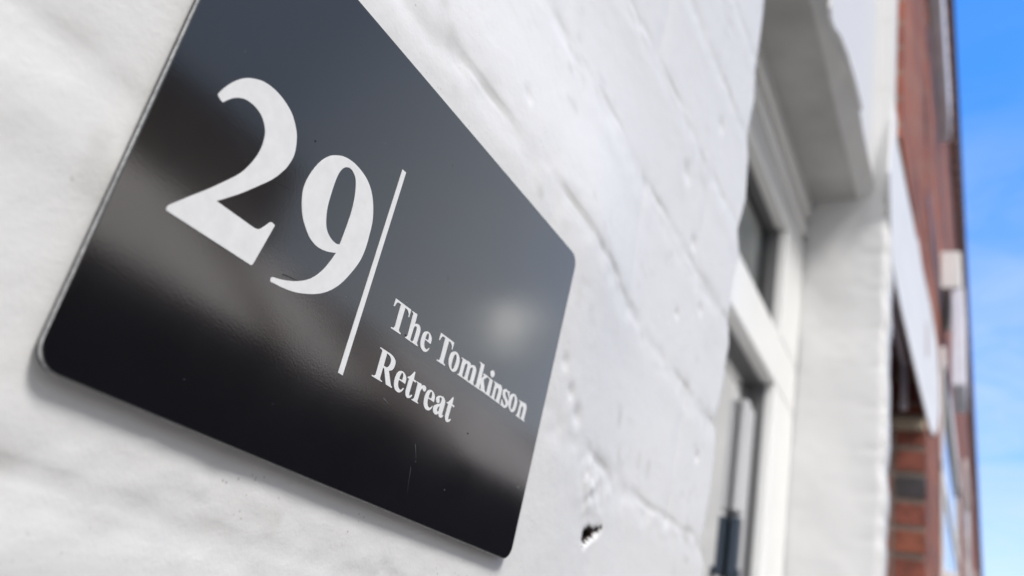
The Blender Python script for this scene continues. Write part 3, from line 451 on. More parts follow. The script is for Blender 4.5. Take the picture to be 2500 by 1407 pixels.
  '9': [[[53.46,81.28],[53.78,81.48],[54.11,81.68],[54.46,81.88],[54.82,82.07],[55.2,82.26],[55.58,82.44],[55.99,82.6],[56.4,82.75],[56.83,82.88],[57.28,83.0],[57.75,83.12],[58.23,83.22],[58.71,83.3],[59.2,83.37],[59.7,83.43],[60.19,83.47],[60.68,83.49],[61.18,83.49],[61.68,83.47],[62.19,83.45],[62.7,83.4],[63.2,83.35],[63.7,83.28],[64.18,83.2],[64.66,83.11],[65.14,83.02],[65.61,82.91],[66.08,82.79],[66.55,82.65],[67.0,82.5],[67.44,82.33],[67.87,82.14],[68.29,81.92],[68.71,81.69],[69.11,81.44],[69.51,81.17],[69.89,80.89],[70.26,80.59],[70.62,80.28],[70.96,79.96],[71.28,79.63],[71.58,79.29],[71.87,78.93],[72.14,78.56],[72.4,78.18],[72.66,77.78],[72.9,77.37],[73.15,76.95],[73.38,76.51],[73.62,76.05],[73.85,75.58],[74.07,75.1],[74.27,74.6],[74.46,74.1],[74.64,73.59],[74.79,73.07],[74.91,72.54],[75.02,71.99],[75.1,71.44],[75.17,70.87],[75.23,70.3],[75.28,69.73],[75.32,69.17],[75.37,68.62],[75.42,68.07],[75.46,67.52],[75.5,66.98],[75.53,66.43],[75.56,65.89],[75.57,65.36],[75.57,64.84],[75.56,64.33],[75.54,63.83],[75.5,63.35],[75.46,62.87],[75.4,62.41],[75.33,61.94],[75.25,61.48],[75.16,61.02],[75.04,60.55],[74.91,60.07],[74.77,59.61],[74.61,59.14],[74.44,58.67],[74.25,58.2],[74.05,57.72],[73.84,57.23],[73.62,56.73],[73.38,56.2],[73.13,55.66],[72.86,55.1],[72.58,54.54],[72.3,53.98],[72.01,53.44],[71.72,52.91],[71.44,52.42],[71.16,51.96],[70.88,51.53],[70.6,51.11],[70.32,50.71],[70.03,50.32],[69.73,49.94],[69.42,49.56],[69.1,49.18],[68.76,48.81],[68.41,48.44],[68.05,48.07],[67.69,47.72],[67.31,47.37],[66.92,47.03],[66.53,46.7],[66.14,46.39],[65.73,46.08],[65.32,45.79],[64.9,45.51],[64.47,45.23],[64.04,44.97],[63.61,44.72],[63.17,44.47],[62.73,44.24],[62.3,44.01],[61.85,43.8],[61.41,43.59],[60.96,43.4],[60.52,43.21],[60.07,43.03],[59.62,42.85],[59.17,42.67],[58.72,42.5],[58.28,42.34],[57.83,42.17],[57.39,42.02],[56.94,41.87],[56.48,41.73],[56.02,41.59],[55.55,41.47],[55.07,41.35],[54.57,41.24],[54.06,41.14],[53.55,41.04],[53.04,40.95],[52.54,40.87],[52.06,40.8],[51.6,40.73],[51.16,40.67],[50.71,40.62],[50.27,40.58],[49.85,40.54],[49.45,40.51],[49.08,40.48],[48.74,40.45],[48.44,40.42],[48.06,40.38],[47.73,40.33],[47.45,40.28],[47.23,40.24],[47.06,40.32],[46.95,40.5],[46.92,40.71],[46.91,40.99],[46.93,41.29],[47.4,41.65],[47.77,41.74],[48.14,41.82],[48.51,41.91],[48.87,42.0],[49.24,42.09],[49.61,42.19],[49.97,42.29],[50.34,42.39],[50.7,42.51],[51.07,42.63],[51.43,42.75],[51.8,42.88],[52.16,43.01],[52.51,43.14],[52.87,43.28],[53.21,43.42],[53.55,43.56],[53.89,43.71],[54.22,43.85],[54.55,44.01],[54.87,44.16],[55.19,44.32],[55.51,44.49],[55.83,44.66],[56.16,44.84],[56.48,45.02],[56.8,45.2],[57.12,45.39],[57.44,45.58],[57.75,45.79],[58.06,46.0],[58.37,46.23],[58.67,46.46],[58.97,46.71],[59.26,46.96],[59.56,47.22],[59.85,47.49],[60.13,47.78],[60.41,48.07],[60.68,48.38],[60.96,48.7],[61.23,49.05],[61.49,49.4],[61.75,49.76],[62.01,50.14],[62.25,50.51],[62.49,50.9],[62.71,51.28],[62.93,51.66],[63.13,52.05],[63.32,52.44],[63.5,52.84],[63.68,53.24],[63.85,53.64],[64.01,54.05],[64.18,54.45],[64.33,54.86],[64.48,55.27],[64.62,55.68],[64.75,56.09],[64.88,56.5],[65.0,56.91],[65.13,57.33],[65.25,57.74],[64.99,57.62],[64.71,57.48],[64.4,57.35],[64.05,57.2],[63.66,57.05],[63.36,56.95],[63.04,56.83],[62.69,56.7],[62.33,56.57],[61.95,56.44],[61.57,56.32],[61.19,56.22],[60.81,56.13],[60.44,56.06],[60.06,55.99],[59.68,55.93],[59.29,55.88],[58.9,55.84],[58.51,55.81],[58.12,55.81],[57.74,55.82],[57.36,55.85],[56.97,55.89],[56.59,55.95],[56.2,56.03],[55.82,56.12],[55.45,56.22],[55.09,56.34],[54.75,56.46],[54.42,56.6],[54.11,56.75],[53.81,56.92],[53.52,57.1],[53.23,57.29],[52.94,57.49],[52.65,57.7],[52.36,57.92],[52.05,58.15],[51.74,58.39],[51.43,58.64],[51.11,58.9],[50.8,59.17],[50.5,59.46],[50.21,59.75],[49.94,60.06],[49.68,60.38],[49.43,60.71],[49.18,61.05],[48.95,61.4],[48.73,61.76],[48.51,62.13],[48.31,62.5],[48.12,62.88],[47.93,63.26],[47.76,63.65],[47.59,64.05],[47.43,64.46],[47.29,64.87],[47.16,65.28],[47.05,65.68],[46.96,66.08],[46.9,66.47],[46.85,66.86],[46.82,67.24],[46.81,67.62],[46.81,68.01],[46.83,68.4],[46.86,68.81],[46.9,69.23],[46.96,69.67],[47.03,70.13],[47.12,70.59],[47.22,71.07],[47.33,71.55],[47.46,72.03],[47.59,72.51],[47.74,72.98],[47.9,73.46],[48.07,73.94],[48.25,74.43],[48.45,74.92],[48.65,75.4],[48.86,75.87],[49.08,76.32],[49.31,76.75],[49.55,77.16],[49.8,77.56],[50.06,77.95],[50.32,78.33],[50.6,78.68],[50.87,79.02],[51.14,79.34],[51.4,79.63],[51.65,79.9],[51.9,80.14],[52.13,80.35],[52.37,80.55],[52.62,80.73],[52.88,80.91],[53.16,81.09]],[[58.82,80.88],[59.09,81.02],[59.38,81.13],[59.68,81.23],[59.99,81.28],[60.31,81.29],[60.6,81.26],[60.9,81.21],[61.22,81.12],[61.53,81.01],[61.84,80.87],[62.13,80.71],[62.4,80.54],[62.66,80.36],[62.91,80.15],[63.15,79.9],[63.39,79.61],[63.62,79.25],[63.79,78.92],[63.97,78.55],[64.15,78.15],[64.32,77.71],[64.49,77.26],[64.64,76.79],[64.79,76.31],[64.93,75.83],[65.06,75.34],[65.18,74.84],[65.29,74.32],[65.39,73.79],[65.48,73.25],[65.57,72.7],[65.64,72.14],[65.7,71.58],[65.75,71.01],[65.78,70.44],[65.81,69.87],[65.83,69.28],[65.83,68.69],[65.83,68.07],[65.83,67.42],[65.82,66.75],[65.81,66.04],[65.79,65.3],[65.76,64.54],[65.73,63.76],[65.69,62.97],[65.65,62.16],[65.61,61.34],[65.56,60.52],[65.29,60.36],[65.01,60.22],[64.71,60.09],[64.38,60.0],[64.02,59.95],[63.73,59.93],[63.42,59.94],[63.08,59.96],[62.74,60.0],[62.39,60.05],[62.05,60.12],[61.73,60.21],[61.41,60.31],[61.09,60.43],[60.77,60.57],[60.45,60.72],[60.15,60.89],[59.86,61.08],[59.59,61.28],[59.34,61.5],[59.12,61.72],[58.9,61.96],[58.7,62.22],[58.5,62.51],[58.31,62.83],[58.12,63.2],[57.95,63.56],[57.77,63.96],[57.6,64.38],[57.44,64.84],[57.28,65.3],[57.13,65.78],[57.0,66.26],[56.89,66.74],[56.8,67.22],[56.73,67.71],[56.67,68.2],[56.62,68.7],[56.58,69.21],[56.55,69.73],[56.52,70.26],[56.49,70.79],[56.46,71.35],[56.43,71.93],[56.41,72.53],[56.39,73.14],[56.38,73.73],[56.38,74.31],[56.39,74.84],[56.4,75.33],[56.43,75.78],[56.46,76.19],[56.5,76.58],[56.55,76.93],[56.61,77.27],[56.67,77.59],[56.74,77.89],[56.82,78.18],[56.93,78.53],[57.05,78.85],[57.18,79.14],[57.33,79.4],[57.48,79.64],[57.64,79.87],[57.85,80.12],[58.07,80.35],[58.31,80.55],[58.56,80.73]]],
  'bar': [[[80.24,93.66],[82.1,93.77],[82.43,28.85],[80.41,28.91]]],
}
LINE1 = [('T', 0.0, 0.0), ('h', 0.0, 0.0), ('e', 6.88, 15.83), ('T', 26.12, 0.0), ('o', 0.0, 0.0), ('m', 0.0, 0.0), ('k', 0.0, 0.0), ('i', 0.0, 0.0), ('dot', 0.0, 0.0), ('n', 0.0, 0.0), ('s', 0.0, 0.0), ('o', 42.69, 0.49), ('n', 20.17, 0.0)]
LINE2 = [('R', 0.0, 0.0), ('e', 0.0, 0.0), ('t', 0.0, 0.0), ('r', 0.0, 0.0), ('e', 16.71, 0.0), ('a', 0.0, 0.0), ('t', 23.47, 0.0)]
NICKS = [(66.89, 22.54, 1.0, 1), (150.55, 33.51, 0.55, 1), (45.24, 80.32, 0.6, 1), (192.7, 25.93, 0.5, 0), (99.96, 59.02, 0.25, 0), (102.51, 109.14, 0.3, 1), (92.73, 109.04, 0.25, 1), (145.35, 13.02, 0.3, 0), (103.93, 49.68, 0.6, 1), (74.33, 48.83, 0.3, 0), (126.03, 16.96, 0.2, 0)]
SCRATCHES = [(115.92, 76.02, 117.65, 73.61, 0.12, 1), (102.24, 29.25, 106.13, 28.32, 0.13, 0), (123.45, 21.66, 126.29, 16.9, 0.1, 0), (124.3, 14.8, 126.25, 5.79, 0.07, 0), (35.33, 62.89, 45.46, 64.63, 0.2, 1), (50.13, 43.78, 60.77, 45.46, 0.25, 1)]

# ================================================================== SETTING
g = MB()
g.add([(-400, -400, -0.12), (800, -400, -0.12), (800, 400, -0.12), (-400, 400, -0.12)], [(0, 1, 2, 3)])
tag(g.build('ground', M_ASPHALT), kind='structure')
MB().add([(-60, -6.6, -0.116), (90, -6.6, -0.116), (90, -1.75, -0.116), (-60, -1.75, -0.116)], [(0, 1, 2, 3)]).build('road', M_ASPHALT)['kind'] = 'structure'
MB().box(-60, 90, -1.6, 0.5, -0.2, 0.0).build('pavement', M_PAVING)['kind'] = 'structure'
MB().box(-60, 90, -8.2, -6.75, -0.2, 0.0).build('far_pavement', M_PAVING)['kind'] = 'structure'
k = MB().box(-60, 90, -1.75, -1.603, -0.2, 0.003).box(-60, 90, -6.747, -6.6, -0.2, 0.003)
k.build('kerb', M_KERB)['kind'] = 'structure'
k = MB()
for yy in (-2.05, -2.25):
    k.add([(-60, yy, -0.112), (90, yy, -0.112), (90, yy + 0.07, -0.112), (-60, yy + 0.07, -0.112)], [(0, 1, 2, 3)])
k.build('road_marking', M_LINE)['kind'] = 'structure'

# ================================================================== WHITE HOUSE
house = tag(empty('painted_house', (-1.0, 0.165, 0)), 'white painted brick house with the black sign beside its recessed window', 'house')
HOFF = Vector((1.0, -0.165, 0))
def sub(o, parent=house, off=HOFF):
    """give a mesh built in world coordinates to its parent without moving it"""
    o.parent = parent; o.matrix_parent_inverse = parent.matrix_world.inverted() if parent.matrix_world != Matrix() else Matrix()
    return o
bpy.context.view_layer.update()

EDGE = [(-1.6,.603),(-.3,.603),(-.05,.603),(0.03,.604),(0.0805,0.5968),(0.0865,0.5976),(0.094,0.5873),(0.0993,0.5873),(0.1197,0.5933),(0.1376,0.5974),(0.1579,0.5975),(0.1768,0.596),(0.181,0.5886),(0.196,0.5945),(0.2107,0.601),(0.2308,0.6034),(0.2486,0.6069),(0.2648,0.5981),(0.2809,0.5999),(0.3014,0.6028),(0.3251,0.6107),(0.3393,0.5997),(0.3779,0.6144),(0.4138,0.6087),(0.4308,0.6008),(0.4398,0.6021),(0.4732,0.6106),(0.4989,0.6045),(0.5393,0.6101),(0.5639,0.6117),(0.5904,0.6093),(0.7,0.606),(0.9,0.604),(4,.604)]
EZ = np.array([e[0] for e in EDGE]); EX = np.array([e[1] for e in EDGE])
JOINTS = [-0.24, -0.155, -0.07, 0.013, 0.0955, 0.1795, 0.2585, 0.3375, 0.4225, 0.507, 0.59, 0.673]

BITE = [(0.3738, 0.0620), (0.378, 0.0642), (0.386, 0.0650), (0.3965, 0.0683), (0.389, 0.0640), (0.3825, 0.0608), (0.3775, 0.0582), (0.3737, 0.0590)]

def wall_y(X, Z):
    """depth of the painted wall face, z measured from the lens height"""
    y = np.full(X.shape, 0.1650)
    # the wall is uneven: around the sign it follows the sign's own tilt, a few millimetres behind it
    ys = 0.1601 - 0.0151 * X - 0.0448 * Z + 0.0034 - 0.002 * (Z - 0.03)
    dx = np.maximum(np.maximum(0.09 - X, X - 0.30), 0); dz = np.maximum(np.maximum(0.03 - Z, Z - 0.165), 0)
    w = np.exp(-(dx * dx + dz * dz) / (2 * 0.055 ** 2))
    y = y * (1 - w) + ys * w
    y -= 0.0002 * vnoise(X * 11, Z * 13, 3) + 0.00010 * vnoise(X * 34, Z * 40, 5)
    fine = 0.00007 * vnoise(X * 95, Z * 120, 9) + 0.00005 * vnoise(X * 260, Z * 300, 11)
    # courses of brick under many coats of paint
    near = 1e9 * np.ones(X.shape)
    for i, z0 in enumerate(JOINTS):
        wz = z0 + 0.0035 * vnoise(X * 7 + 10 * i, X * 0 + i, 21) + 0.0016 * vnoise(X * 32 + 5 * i, X * 0, 23)
        wid = 0.0042 + 0.0016 * vnoise(X * 18, X * 0 + i * 3.3, 25)
        dep = 0.0005 + 0.0004 * vnoise(X * 14 + i * 9, X * 0, 27)
        d = Z - wz
        y += 0.6 * dep * np.exp(-(d / wid) ** 2 / 2)
        crack = np.clip(vnoise(X * 24 + i * 4, X * 0, 91) + .35, 0, 1)
        y += 0.0008 * crack * np.exp(-((d - .003 - .0012 * vnoise(X * 70, X * 0 + i, 93)) / .0013) ** 2)
        y -= (0.0002 + 0.0004 * np.clip((.24 - X) / .06, 0, 1) * np.clip((.15 - Z) / .03, 0, 1)) * np.exp(-((d + 0.013) / 0.006) ** 2 / 2)      # paint built up on the lower brick's shoulder
        fine += 0.0003 * np.exp(-(d / 0.009) ** 2) * vnoise(X * 120, Z * 160, 33)
    for r in range(len(JOINTS) - 1):
        zc0, zc1 = JOINTS[r], JOINTS[r + 1]
        inrow = ((Z > zc0 - .003) & (Z < zc1 + .003))
        for kx in range(-6, 7):
            xj = 0.035 + 0.235 * kx + (0.1175 if r % 2 else 0.0)
            y += np.where(inrow, 0.00035 * np.exp(-((X - xj - 0.003 * vnoise(Z * 40, Z * 0 + r, 41)) / 0.004) ** 2 / 2), 0)
    y -= fine
    rough = np.exp(-((Z - .021) / .006) ** 2) * np.clip((.30 - X) / .05, 0, 1)
    y -= 0.00022 * rough * vnoise(X * 150, Z * 190, 97)
    # chips, drips and pock marks
    for (px, pz, r, d) in [(0.4736, 0.2167, .0032, .0012), (0.520, 0.2408, .0045, .0009), (0.548, 0.148, .0035, .0012), (0.3225, 0.1113, .0035, .0012),
                           (0.2382, 0.2031, .003, .0008), (0.335, 0.105, .005, .0012), (0.31, 0.12, .003, .001), (0.1483, 0.0245, .0016, -.0009),
                           (0.162, 0.0178, .0010, -.0006), (0.131, 0.031, .0012, -.0006), (0.23, 0.019, .0018, .0008), (0.226, 0.0205, .0012, .0010),
                           (0.52, 0.39, .006, .0012), (0.46, 0.31, .007, .0012), (0.49, 0.275, .006, .0013)]:
        y += d * np.exp(-(((X - px) / r) ** 2 + ((Z - pz) / (r * 0.8)) ** 2))
    # splash of filler above the broken hole
    w = np.exp(-(((X - 0.378) / 0.020) ** 2 + ((Z - 0.082) / 0.012) ** 2))
    y -= 0.0016 * w * (0.3 + np.maximum(vnoise(X * 210, Z * 230, 51), -0.3))
    # the hole itself: a bite with a flat upper lip that runs off to the right
    sd = np.full(X.shape, 1e9)                      # signed distance to the bite's outline
    inside = np.zeros(X.shape, bool)
    n = len(BITE)
    for i in range(n):
        (x0, z0), (x1, z1) = BITE[i], BITE[(i + 1) % n]
        t = np.clip(((X - x0) * (x1 - x0) + (Z - z0) * (z1 - z0)) / ((x1 - x0) ** 2 + (z1 - z0) ** 2), 0, 1)
        sd = np.minimum(sd, np.hypot(X - x0 - t * (x1 - x0), Z - z0 - t * (z1 - z0)))
        c = ((z0 > Z) != (z1 > Z)) & (X < (x1 - x0) * (Z - z0) / (z1 - z0 + 1e-12) + x0)
        inside ^= c
    hole = np.where(inside, np.clip(.35 + sd / .0022, 0, 1), np.clip(.35 - sd / .0022, 0, 1))
    y += 0.011 * hole
    return y, hole

def refine(a, b, step): return list(np.arange(a, b, step))
gx = [-4, -2.5, -1.2, -.6, -.3, -.15, -.08] + refine(-.04, .50, .0021) + refine(.50, .6145, .0016)
gx = np.array(gx + [.6145]); gx[-1] = .614
gz = [-1.5, -1.0, -.6, -.35, -.2, -.12] + refine(-.07, .64, .0021) + [.66, .68, .72, .8, .95, 1.2, 1.6, 2.2, 3.0, 4.0]
gz = np.array(gz)
X, Z = np.meshgrid(gx, gz)
u = np.clip((X - 0.40) / 0.214, 0, 1)
xe = np.interp(Z, EZ, EX)
X = X + u * (xe - 0.614) * u
Y, H = wall_y(X, Z)
d = xe - X                                     # rounded arris at the window opening
Rr = 0.013
Y = Y + np.where(d < Rr, Rr - np.sqrt(np.maximum(Rr ** 2 - (Rr - np.maximum(d, 0)) ** 2, 0)), 0) * 0.9
nz_, nx_ = X.shape
V = np.stack([X.ravel(), Y.ravel(), Z.ravel() + CZ], 1)
idx = np.arange(nz_ * nx_).reshape(nz_, nx_)
F = np.stack([idx[:-1, :-1], idx[:-1, 1:], idx[1:, 1:], idx[1:, :-1]], -1).reshape(-1, 4)
hm = (np.maximum(H[:-1, :-1], H[1:, 1:]) > 0.14).ravel().astype(int)
verts = V.tolist(); faces = [tuple(f) for f in F.tolist()]; mi = hm.tolist()
# the side of the opening that runs back to the window, and the rest of the front
b = len(verts)
for j in range(nz_):
    x, yv, z = verts[idx[j, -1]]
    verts.append((x - 0.002, 0.36, z))
for j in range(nz_ - 1):
    faces.append((int(idx[j, -1]), b + j, b + j + 1, int(idx[j + 1, -1]))); mi.append(0)
wall = mesh_obj('wall', verts, faces, [M_PAINT, M_HOLE], smooth=True, mi=mi)
gw = 0.0
for i, z0 in enumerate(JOINTS):
    dz = Z - z0 - .004
    gw = gw + np.exp(-(dz / (.007 + .003 * vnoise(X * 20, X * 0 + i, 81))) ** 2) * np.clip(.15 + .8 * vnoise(X * 26 + i * 7, Z * 60, 83) + .5 * vnoise(X * 90, Z * 140, 85), 0, 1)
gw = np.clip(gw * 0.42 + np.clip(vnoise(X * 120, Z * 170, 87) * vnoise(X * 22, Z * 25, 89) - .35, 0, 1) * 1.1, 0, 1)
ga_ = wall.data.attributes.new('grime', 'FLOAT', 'POINT')
gv = np.zeros(len(wall.data.vertices), dtype=np.float32); gv[:gw.size] = gw.ravel()
ga_.data.foreach_set('value', gv)
sub(wall)

# wall over the opening: outer skin with a ragged lower edge, then the stepped soffit behind it
w = MB()
edge = [(x, 1.090 + .004 * math.sin(x * 23) + .003 * math.sin(x * 61)) for x in np.arange(.60, 1.7361, .04)]
edge[-1] = (1.736, 1.088)
outer = edge + [(1.736, 3.9), (.600, 3.9)]
w.prism([(x, z + CZ) for x, z in outer], .197, .240)
# sloping painted strip under the edge, then the flat soffit
v = []; n = len(edge)
for x, z in edge: v += [(x, .1972, z + CZ - .0005), (x, .233, 1.0645 + CZ)]
st = MB().add(v, [(2 * i, 2 * i + 1, 2 * i + 3, 2 * i + 2) for i in range(n - 1)])
sub(st.build('lintel_edge', M_WHITE))
w.box(.600, 1.736, .240, .50, CZ + 1.07, CZ + 3.9)
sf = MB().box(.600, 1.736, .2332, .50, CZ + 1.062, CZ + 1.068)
LUMP = [(1.13, 1.10), (1.085, 1.04), (1.075, 1.005), (1.085, .99), (1.11, .995), (1.17, 1.03), (1.25, 1.058), (1.35, 1.080), (1.46, 1.093), (1.46, 1.13)]
w.prism([(x, z + CZ) for x, z in LUMP], .1915, .1969)
w.box(1.7365, 1.822, .166, .50, CZ + 1.0642, CZ + 3.9)
w.box(.600, 1.86, .1660, .50, 0, CZ - .62)
w.box(-4, .595, .36, .50, 0, CZ + 3.9)
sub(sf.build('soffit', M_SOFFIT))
o = w.build('upper_wall', M_PAINT, bevel=0.004); sub(o)
gy = np.linspace(0, 1, 26); gzz = np.linspace(-.62, 1.064, 330)
YY, ZZ = np.meshgrid(gy, gzz)
ar = .1655 + .0022 * vnoise(ZZ * 19, ZZ * 0, 61) + .0012 * vnoise(ZZ * 60, ZZ * 0, 63)
yy = ar + (0.335 - ar) * YY
xx = 1.736 - .0035 * vnoise(yy * 14, ZZ * 9, 65) - .0004 * vnoise(yy * 60, ZZ * 55, 67)
dd = yy - ar
xx = xx + np.where(dd < .014, (.014 - np.sqrt(np.maximum(.014 ** 2 - (.014 - dd) ** 2, 0))), 0)
for z0 in JOINTS + [.757, .842, .926]:
    xx += .0011 * np.exp(-((ZZ - z0 - .004 * vnoise(yy * 30, yy * 0 + z0, 71)) / .006) ** 2) * np.clip((.23 - yy) / .05, 0, 1)
V = np.stack([xx.ravel(), yy.ravel(), ZZ.ravel() + CZ], 1).tolist()
n1, n2 = xx.shape; idx = np.arange(n1 * n2).reshape(n1, n2)
F = np.stack([idx[:-1, :-1], idx[1:, :-1], idx[1:, 1:], idx[:-1, 1:]], -1).reshape(-1, 4).tolist()
b = len(V)
for j in range(n1): V.append((1.822, V[j * n2][1] + .0, V[j * n2][2]))
for j in range(n1 - 1): F.append([int(idx[j, 0]), b + j, b + j + 1, int(idx[j + 1, 0])])
b2 = len(V)
for j in range(n1): V.append((1.822, .60, V[j * n2][2]))
for j in range(n1 - 1): F.append([b + j, b2 + j, b2 + j + 1, b + j + 1])
sub(mesh_obj('window_reveal', V, [tuple(f) for f in F], M_PAINT, smooth=True))
sub(MB().prism([(-4.2, CZ + 3.9), (2.0, CZ + 3.9), (2.0, CZ + 4.0), (-4.2, CZ + 4.0)], .08, 5.0).build('roof', M_SLATE))
sub(MB().box(.600, 1.74, .10, .33, CZ - .62, CZ - .55).build('window_sill', M_PAINT, bevel=.006))

# ---- window
FY = .335
win = MB()
win.box(.605, 1.732, FY, .405, CZ + .894, CZ + .958)          # head, stepped
win.box(.605, 1.732, FY + .010, .405, CZ + .958, CZ + .972)
win.box(.605, 1.732, FY - .004, .405, CZ + .972, CZ + 1.004)
win.box(.605, 1.732, FY + .012, .405, CZ + 1.004, CZ + 1.018)
win.box(.605, 1.732, FY - .010, .405, CZ + 1.018, CZ + 1.064)
win.box(1.560, 1.734, FY, .405, CZ + .664, CZ + .893)
win.box(1.548, 1.734, FY, .405, CZ - .56, CZ + .563)
win.box(.605, .76, FY, .405, CZ - .56, CZ + .563)
win.box(.605, .76, FY, .405, CZ + .664, CZ + .893)
win.box(.605, 1.734, FY, .405, CZ + .5635, CZ + .6635)         # transom
win.box(.605, 1.734, FY, .405, CZ - .65, CZ - .5605)
frame = sub(win.build('window_frame', M_UPVC, bevel=.004))
gk = MB()
for (x0, x1, z0, z1) in ((.76, 1.560, .6635, .894), (.76, 1.548, -.56, .5635)):
    t = .006
    gk.box(x0, x1, .358, .39, CZ + z1 - t, CZ + z1 - .0005).box(x0, x1, .352, .39, CZ + z0 + .0005, CZ + z0 + t)
    gk.box(x0, x0 + t, .352, .39, CZ + z0, CZ + z1).box(x1 - t, x1 - .0005, .352, .39, CZ + z0, CZ + z1)
o = gk.build('glazing_gasket', M_GASKET); o.parent = frame
o = MB().add([(.77, .372, CZ + .67), (1.555, .372, CZ + .67), (1.555, .372, CZ + .885), (.77, .372, CZ + .885)], [(0, 1, 2, 3)]).build('upper_pane', M_GLASS); o.parent = frame
o = MB().add([(.77, .374, CZ - .555), (1.54, .374, CZ - .555), (1.54, .374, CZ + .555), (.77, .374, CZ + .555)], [(0, 1, 2, 3)]).build('lower_pane', M_GLASS); o.parent = frame
# casement on the room side: pale stile, short pale panel, dark handle
c = MB().box(1.468, 1.525, .362, .3715, CZ - .54, CZ + .50).box(1.452, 1.478, .358, .3715, CZ + .305, CZ + .50)
o = c.build('casement_stile', M_STILE, bevel=.003); o.parent = frame
c = MB().box(1.455, 1.476, .356, .3715, CZ + .20, CZ + .297).box(1.452, 1.466, .350, .356, CZ + .10, CZ + .215)
o = c.build('window_handle', M_DARK, bevel=.003); o.parent = frame
room = MB().box(.60, 1.80, .52, 2.4, CZ - 1.4, CZ + 1.3)
room.f = [f[::-1] for f in room.f]
o = room.build('room', M_ROOM); sub(o)
o = MB().add([(.62, .384, CZ + .60), (1.72, .384, CZ + .60), (1.72, .384, CZ + 1.05), (.62, .384, CZ + 1.05)], [(0, 1, 2, 3)]).build('window_blind', M_BLIND); o.parent = frame
o = MB().add([(.62, .386, CZ - .55), (1.72, .386, CZ - .55), (1.72, .386, CZ + .599), (.62, .386, CZ + .599)], [(0, 1, 2, 3)]).build('curtain', M_CURTAIN); o.parent = frame

# ================================================================== HOUSE SIGN
SM = Matrix(((0.9998681142, 0.0149156530, -0.0064247545, 0.0962346391),
             (-0.0151931206, 0.9988463495, -0.0455536946, 0.1571710394),
             (0.0057378795, 0.0456452988, 0.9989412312, 0.0345025357 + CZ),
             (0, 0, 0, 1)))
sign = tag(empty('house_sign', matrix=SM), 'black glossy house sign reading 29 The Tomkinson Retreat on the white wall', 'sign')
SW, SH, SR = .1988, .1253, .0054

def rrect(w, h, r, inset=0.0, n=10):
    pts = []
    for cx_, cz_, a0 in ((w - r, r, -90), (w - r, h - r, 0), (r, h - r, 90), (r, r, 180)):
        for i in range(n + 1):
            a = math.radians(a0 + 90 * i / n)
            pts.append((cx_ + (r - inset) * math.cos(a), cz_ + (r - inset) * math.sin(a)))
    return pts

def loft(rings, cap_front, cap_back, mi_side):
    m = MB(); n = len(rings[0][0]); V_, F_, I_ = [], [], []
    for pts, y in rings: V_ += [(x, y, z) for x, z in pts]
    for r in range(len(rings) - 1):
        for i in range(n):
            j = (i + 1) % n
            F_.append((r * n + i, r * n + j, (r + 1) * n + j, (r + 1) * n + i)); I_.append(mi_side[r])
    if cap_front is not None: F_.append(tuple(range(n))); I_.append(cap_front)
    if cap_back is not None: F_.append(tuple((len(rings) - 1) * n + i for i in reversed(range(n)))); I_.append(cap_back)
    m.v, m.f, m.m = V_, F_, I_
    return m
p0 = rrect(SW, SH, SR, .00025); p1 = rrect(SW, SH, SR, 0)
pm = loft([(p0, 0.0), (p1, .0002), (p1, .0013)], 0, 1, [0, 1])
def onface(x, z, r, dark=2):
    pts = [(x + r * (0.6 + .5 * random.random()) * math.cos(a), z + r * (0.6 + .5 * random.random()) * math.sin(a)) for a in [i * math.tau / 7 for i in range(7)]]
    pm.add([(px, -.00002, pz) for px, pz in pts], [tuple(range(7))], dark)
def scratch(x0, z0, x1, z1, w, dark=2):
    dx, dz = x1 - x0, z1 - z0; l = math.hypot(dx, dz); nx, nz = -dz / l * w, dx / l * w
    pm.add([(x0 - nx, -.00002, z0 - nz), (x1, -.00002, z1), (x0 + nx, -.00002, z0 + nz)], [(0, 1, 2)], dark)
for (x, z, r, d_) in NICKS: onface(x / 1000, z / 1000, r / 1000 * .8, 2 + d_)
for (a, b_, c_, d_, w_, k_) in SCRATCHES: scratch(a / 1000, b_ / 1000, c_ / 1000, d_ / 1000, w_ / 1000 * .6, 2 + k_)
for i in range(60): onface(random.uniform(.01, .19), random.uniform(.008, .118), random.uniform(.00005, .00013), 2 if random.random() < .7 else 3)
pm.build('panel', [M_SIGN, M_EDGE, simple('dust', (.16, .16, .16), .6), simple('pit', (.004, .004, .004), .9)], sign)
bk = rrect(SW, SH, SR, .00015)
loft([(bk, .00131), (bk, .0022)], 0, 0, [0]).build('backing_board', M_BACK, sign)
for (x, z) in ((.02, .02), (.18, .02), (.02, .105), (.18, .105)):
    MB().box(x - .008, x + .008, .0022, .0040, z - .004, z + .004).build('adhesive_pad', M_BACK, sign)

def glyph_mesh(name, items, parent, y0=-.00016):
    m = MB()
    for key, dx, dz in items:
        loops = [[Vector(((x + dx) / 1000, (z + dz) / 1000, 0)) for x, z in c] for c in GLYPHS[key]]
        flat = [v for l in loops for v in l]
        tri = tessellate_polygon(loops)
        n = len(flat)
        V_ = [(v.x, y0, v.y) for v in flat] + [(v.x, .00004, v.y) for v in flat]
        F_ = [tuple(t) for t in tri]
        b = 0
        for l in loops:
            k = len(l)
            for i in range(k):
                j = (i + 1) % k
                F_.append((b + i, b + j, b + j + n, b + i + n))
            b += k
        m.add(V_, F_)
    return m.build(name, M_LETTER, parent)
glyph_mesh('digit', [('2', 0, 0)], sign)['label'] = 'large white serif digit 2'
glyph_mesh('digit', [('9', 0, 0)], sign)['label'] = 'large white serif digit 9'
glyph_mesh('divider_line', [('bar', 0, 0)], sign)
glyph_mesh('lettering_line', LINE1, sign)['label'] = 'white serif words The Tomkinson'
glyph_mesh('lettering_line', LINE2, sign)['label'] = 'white serif word Retreat'
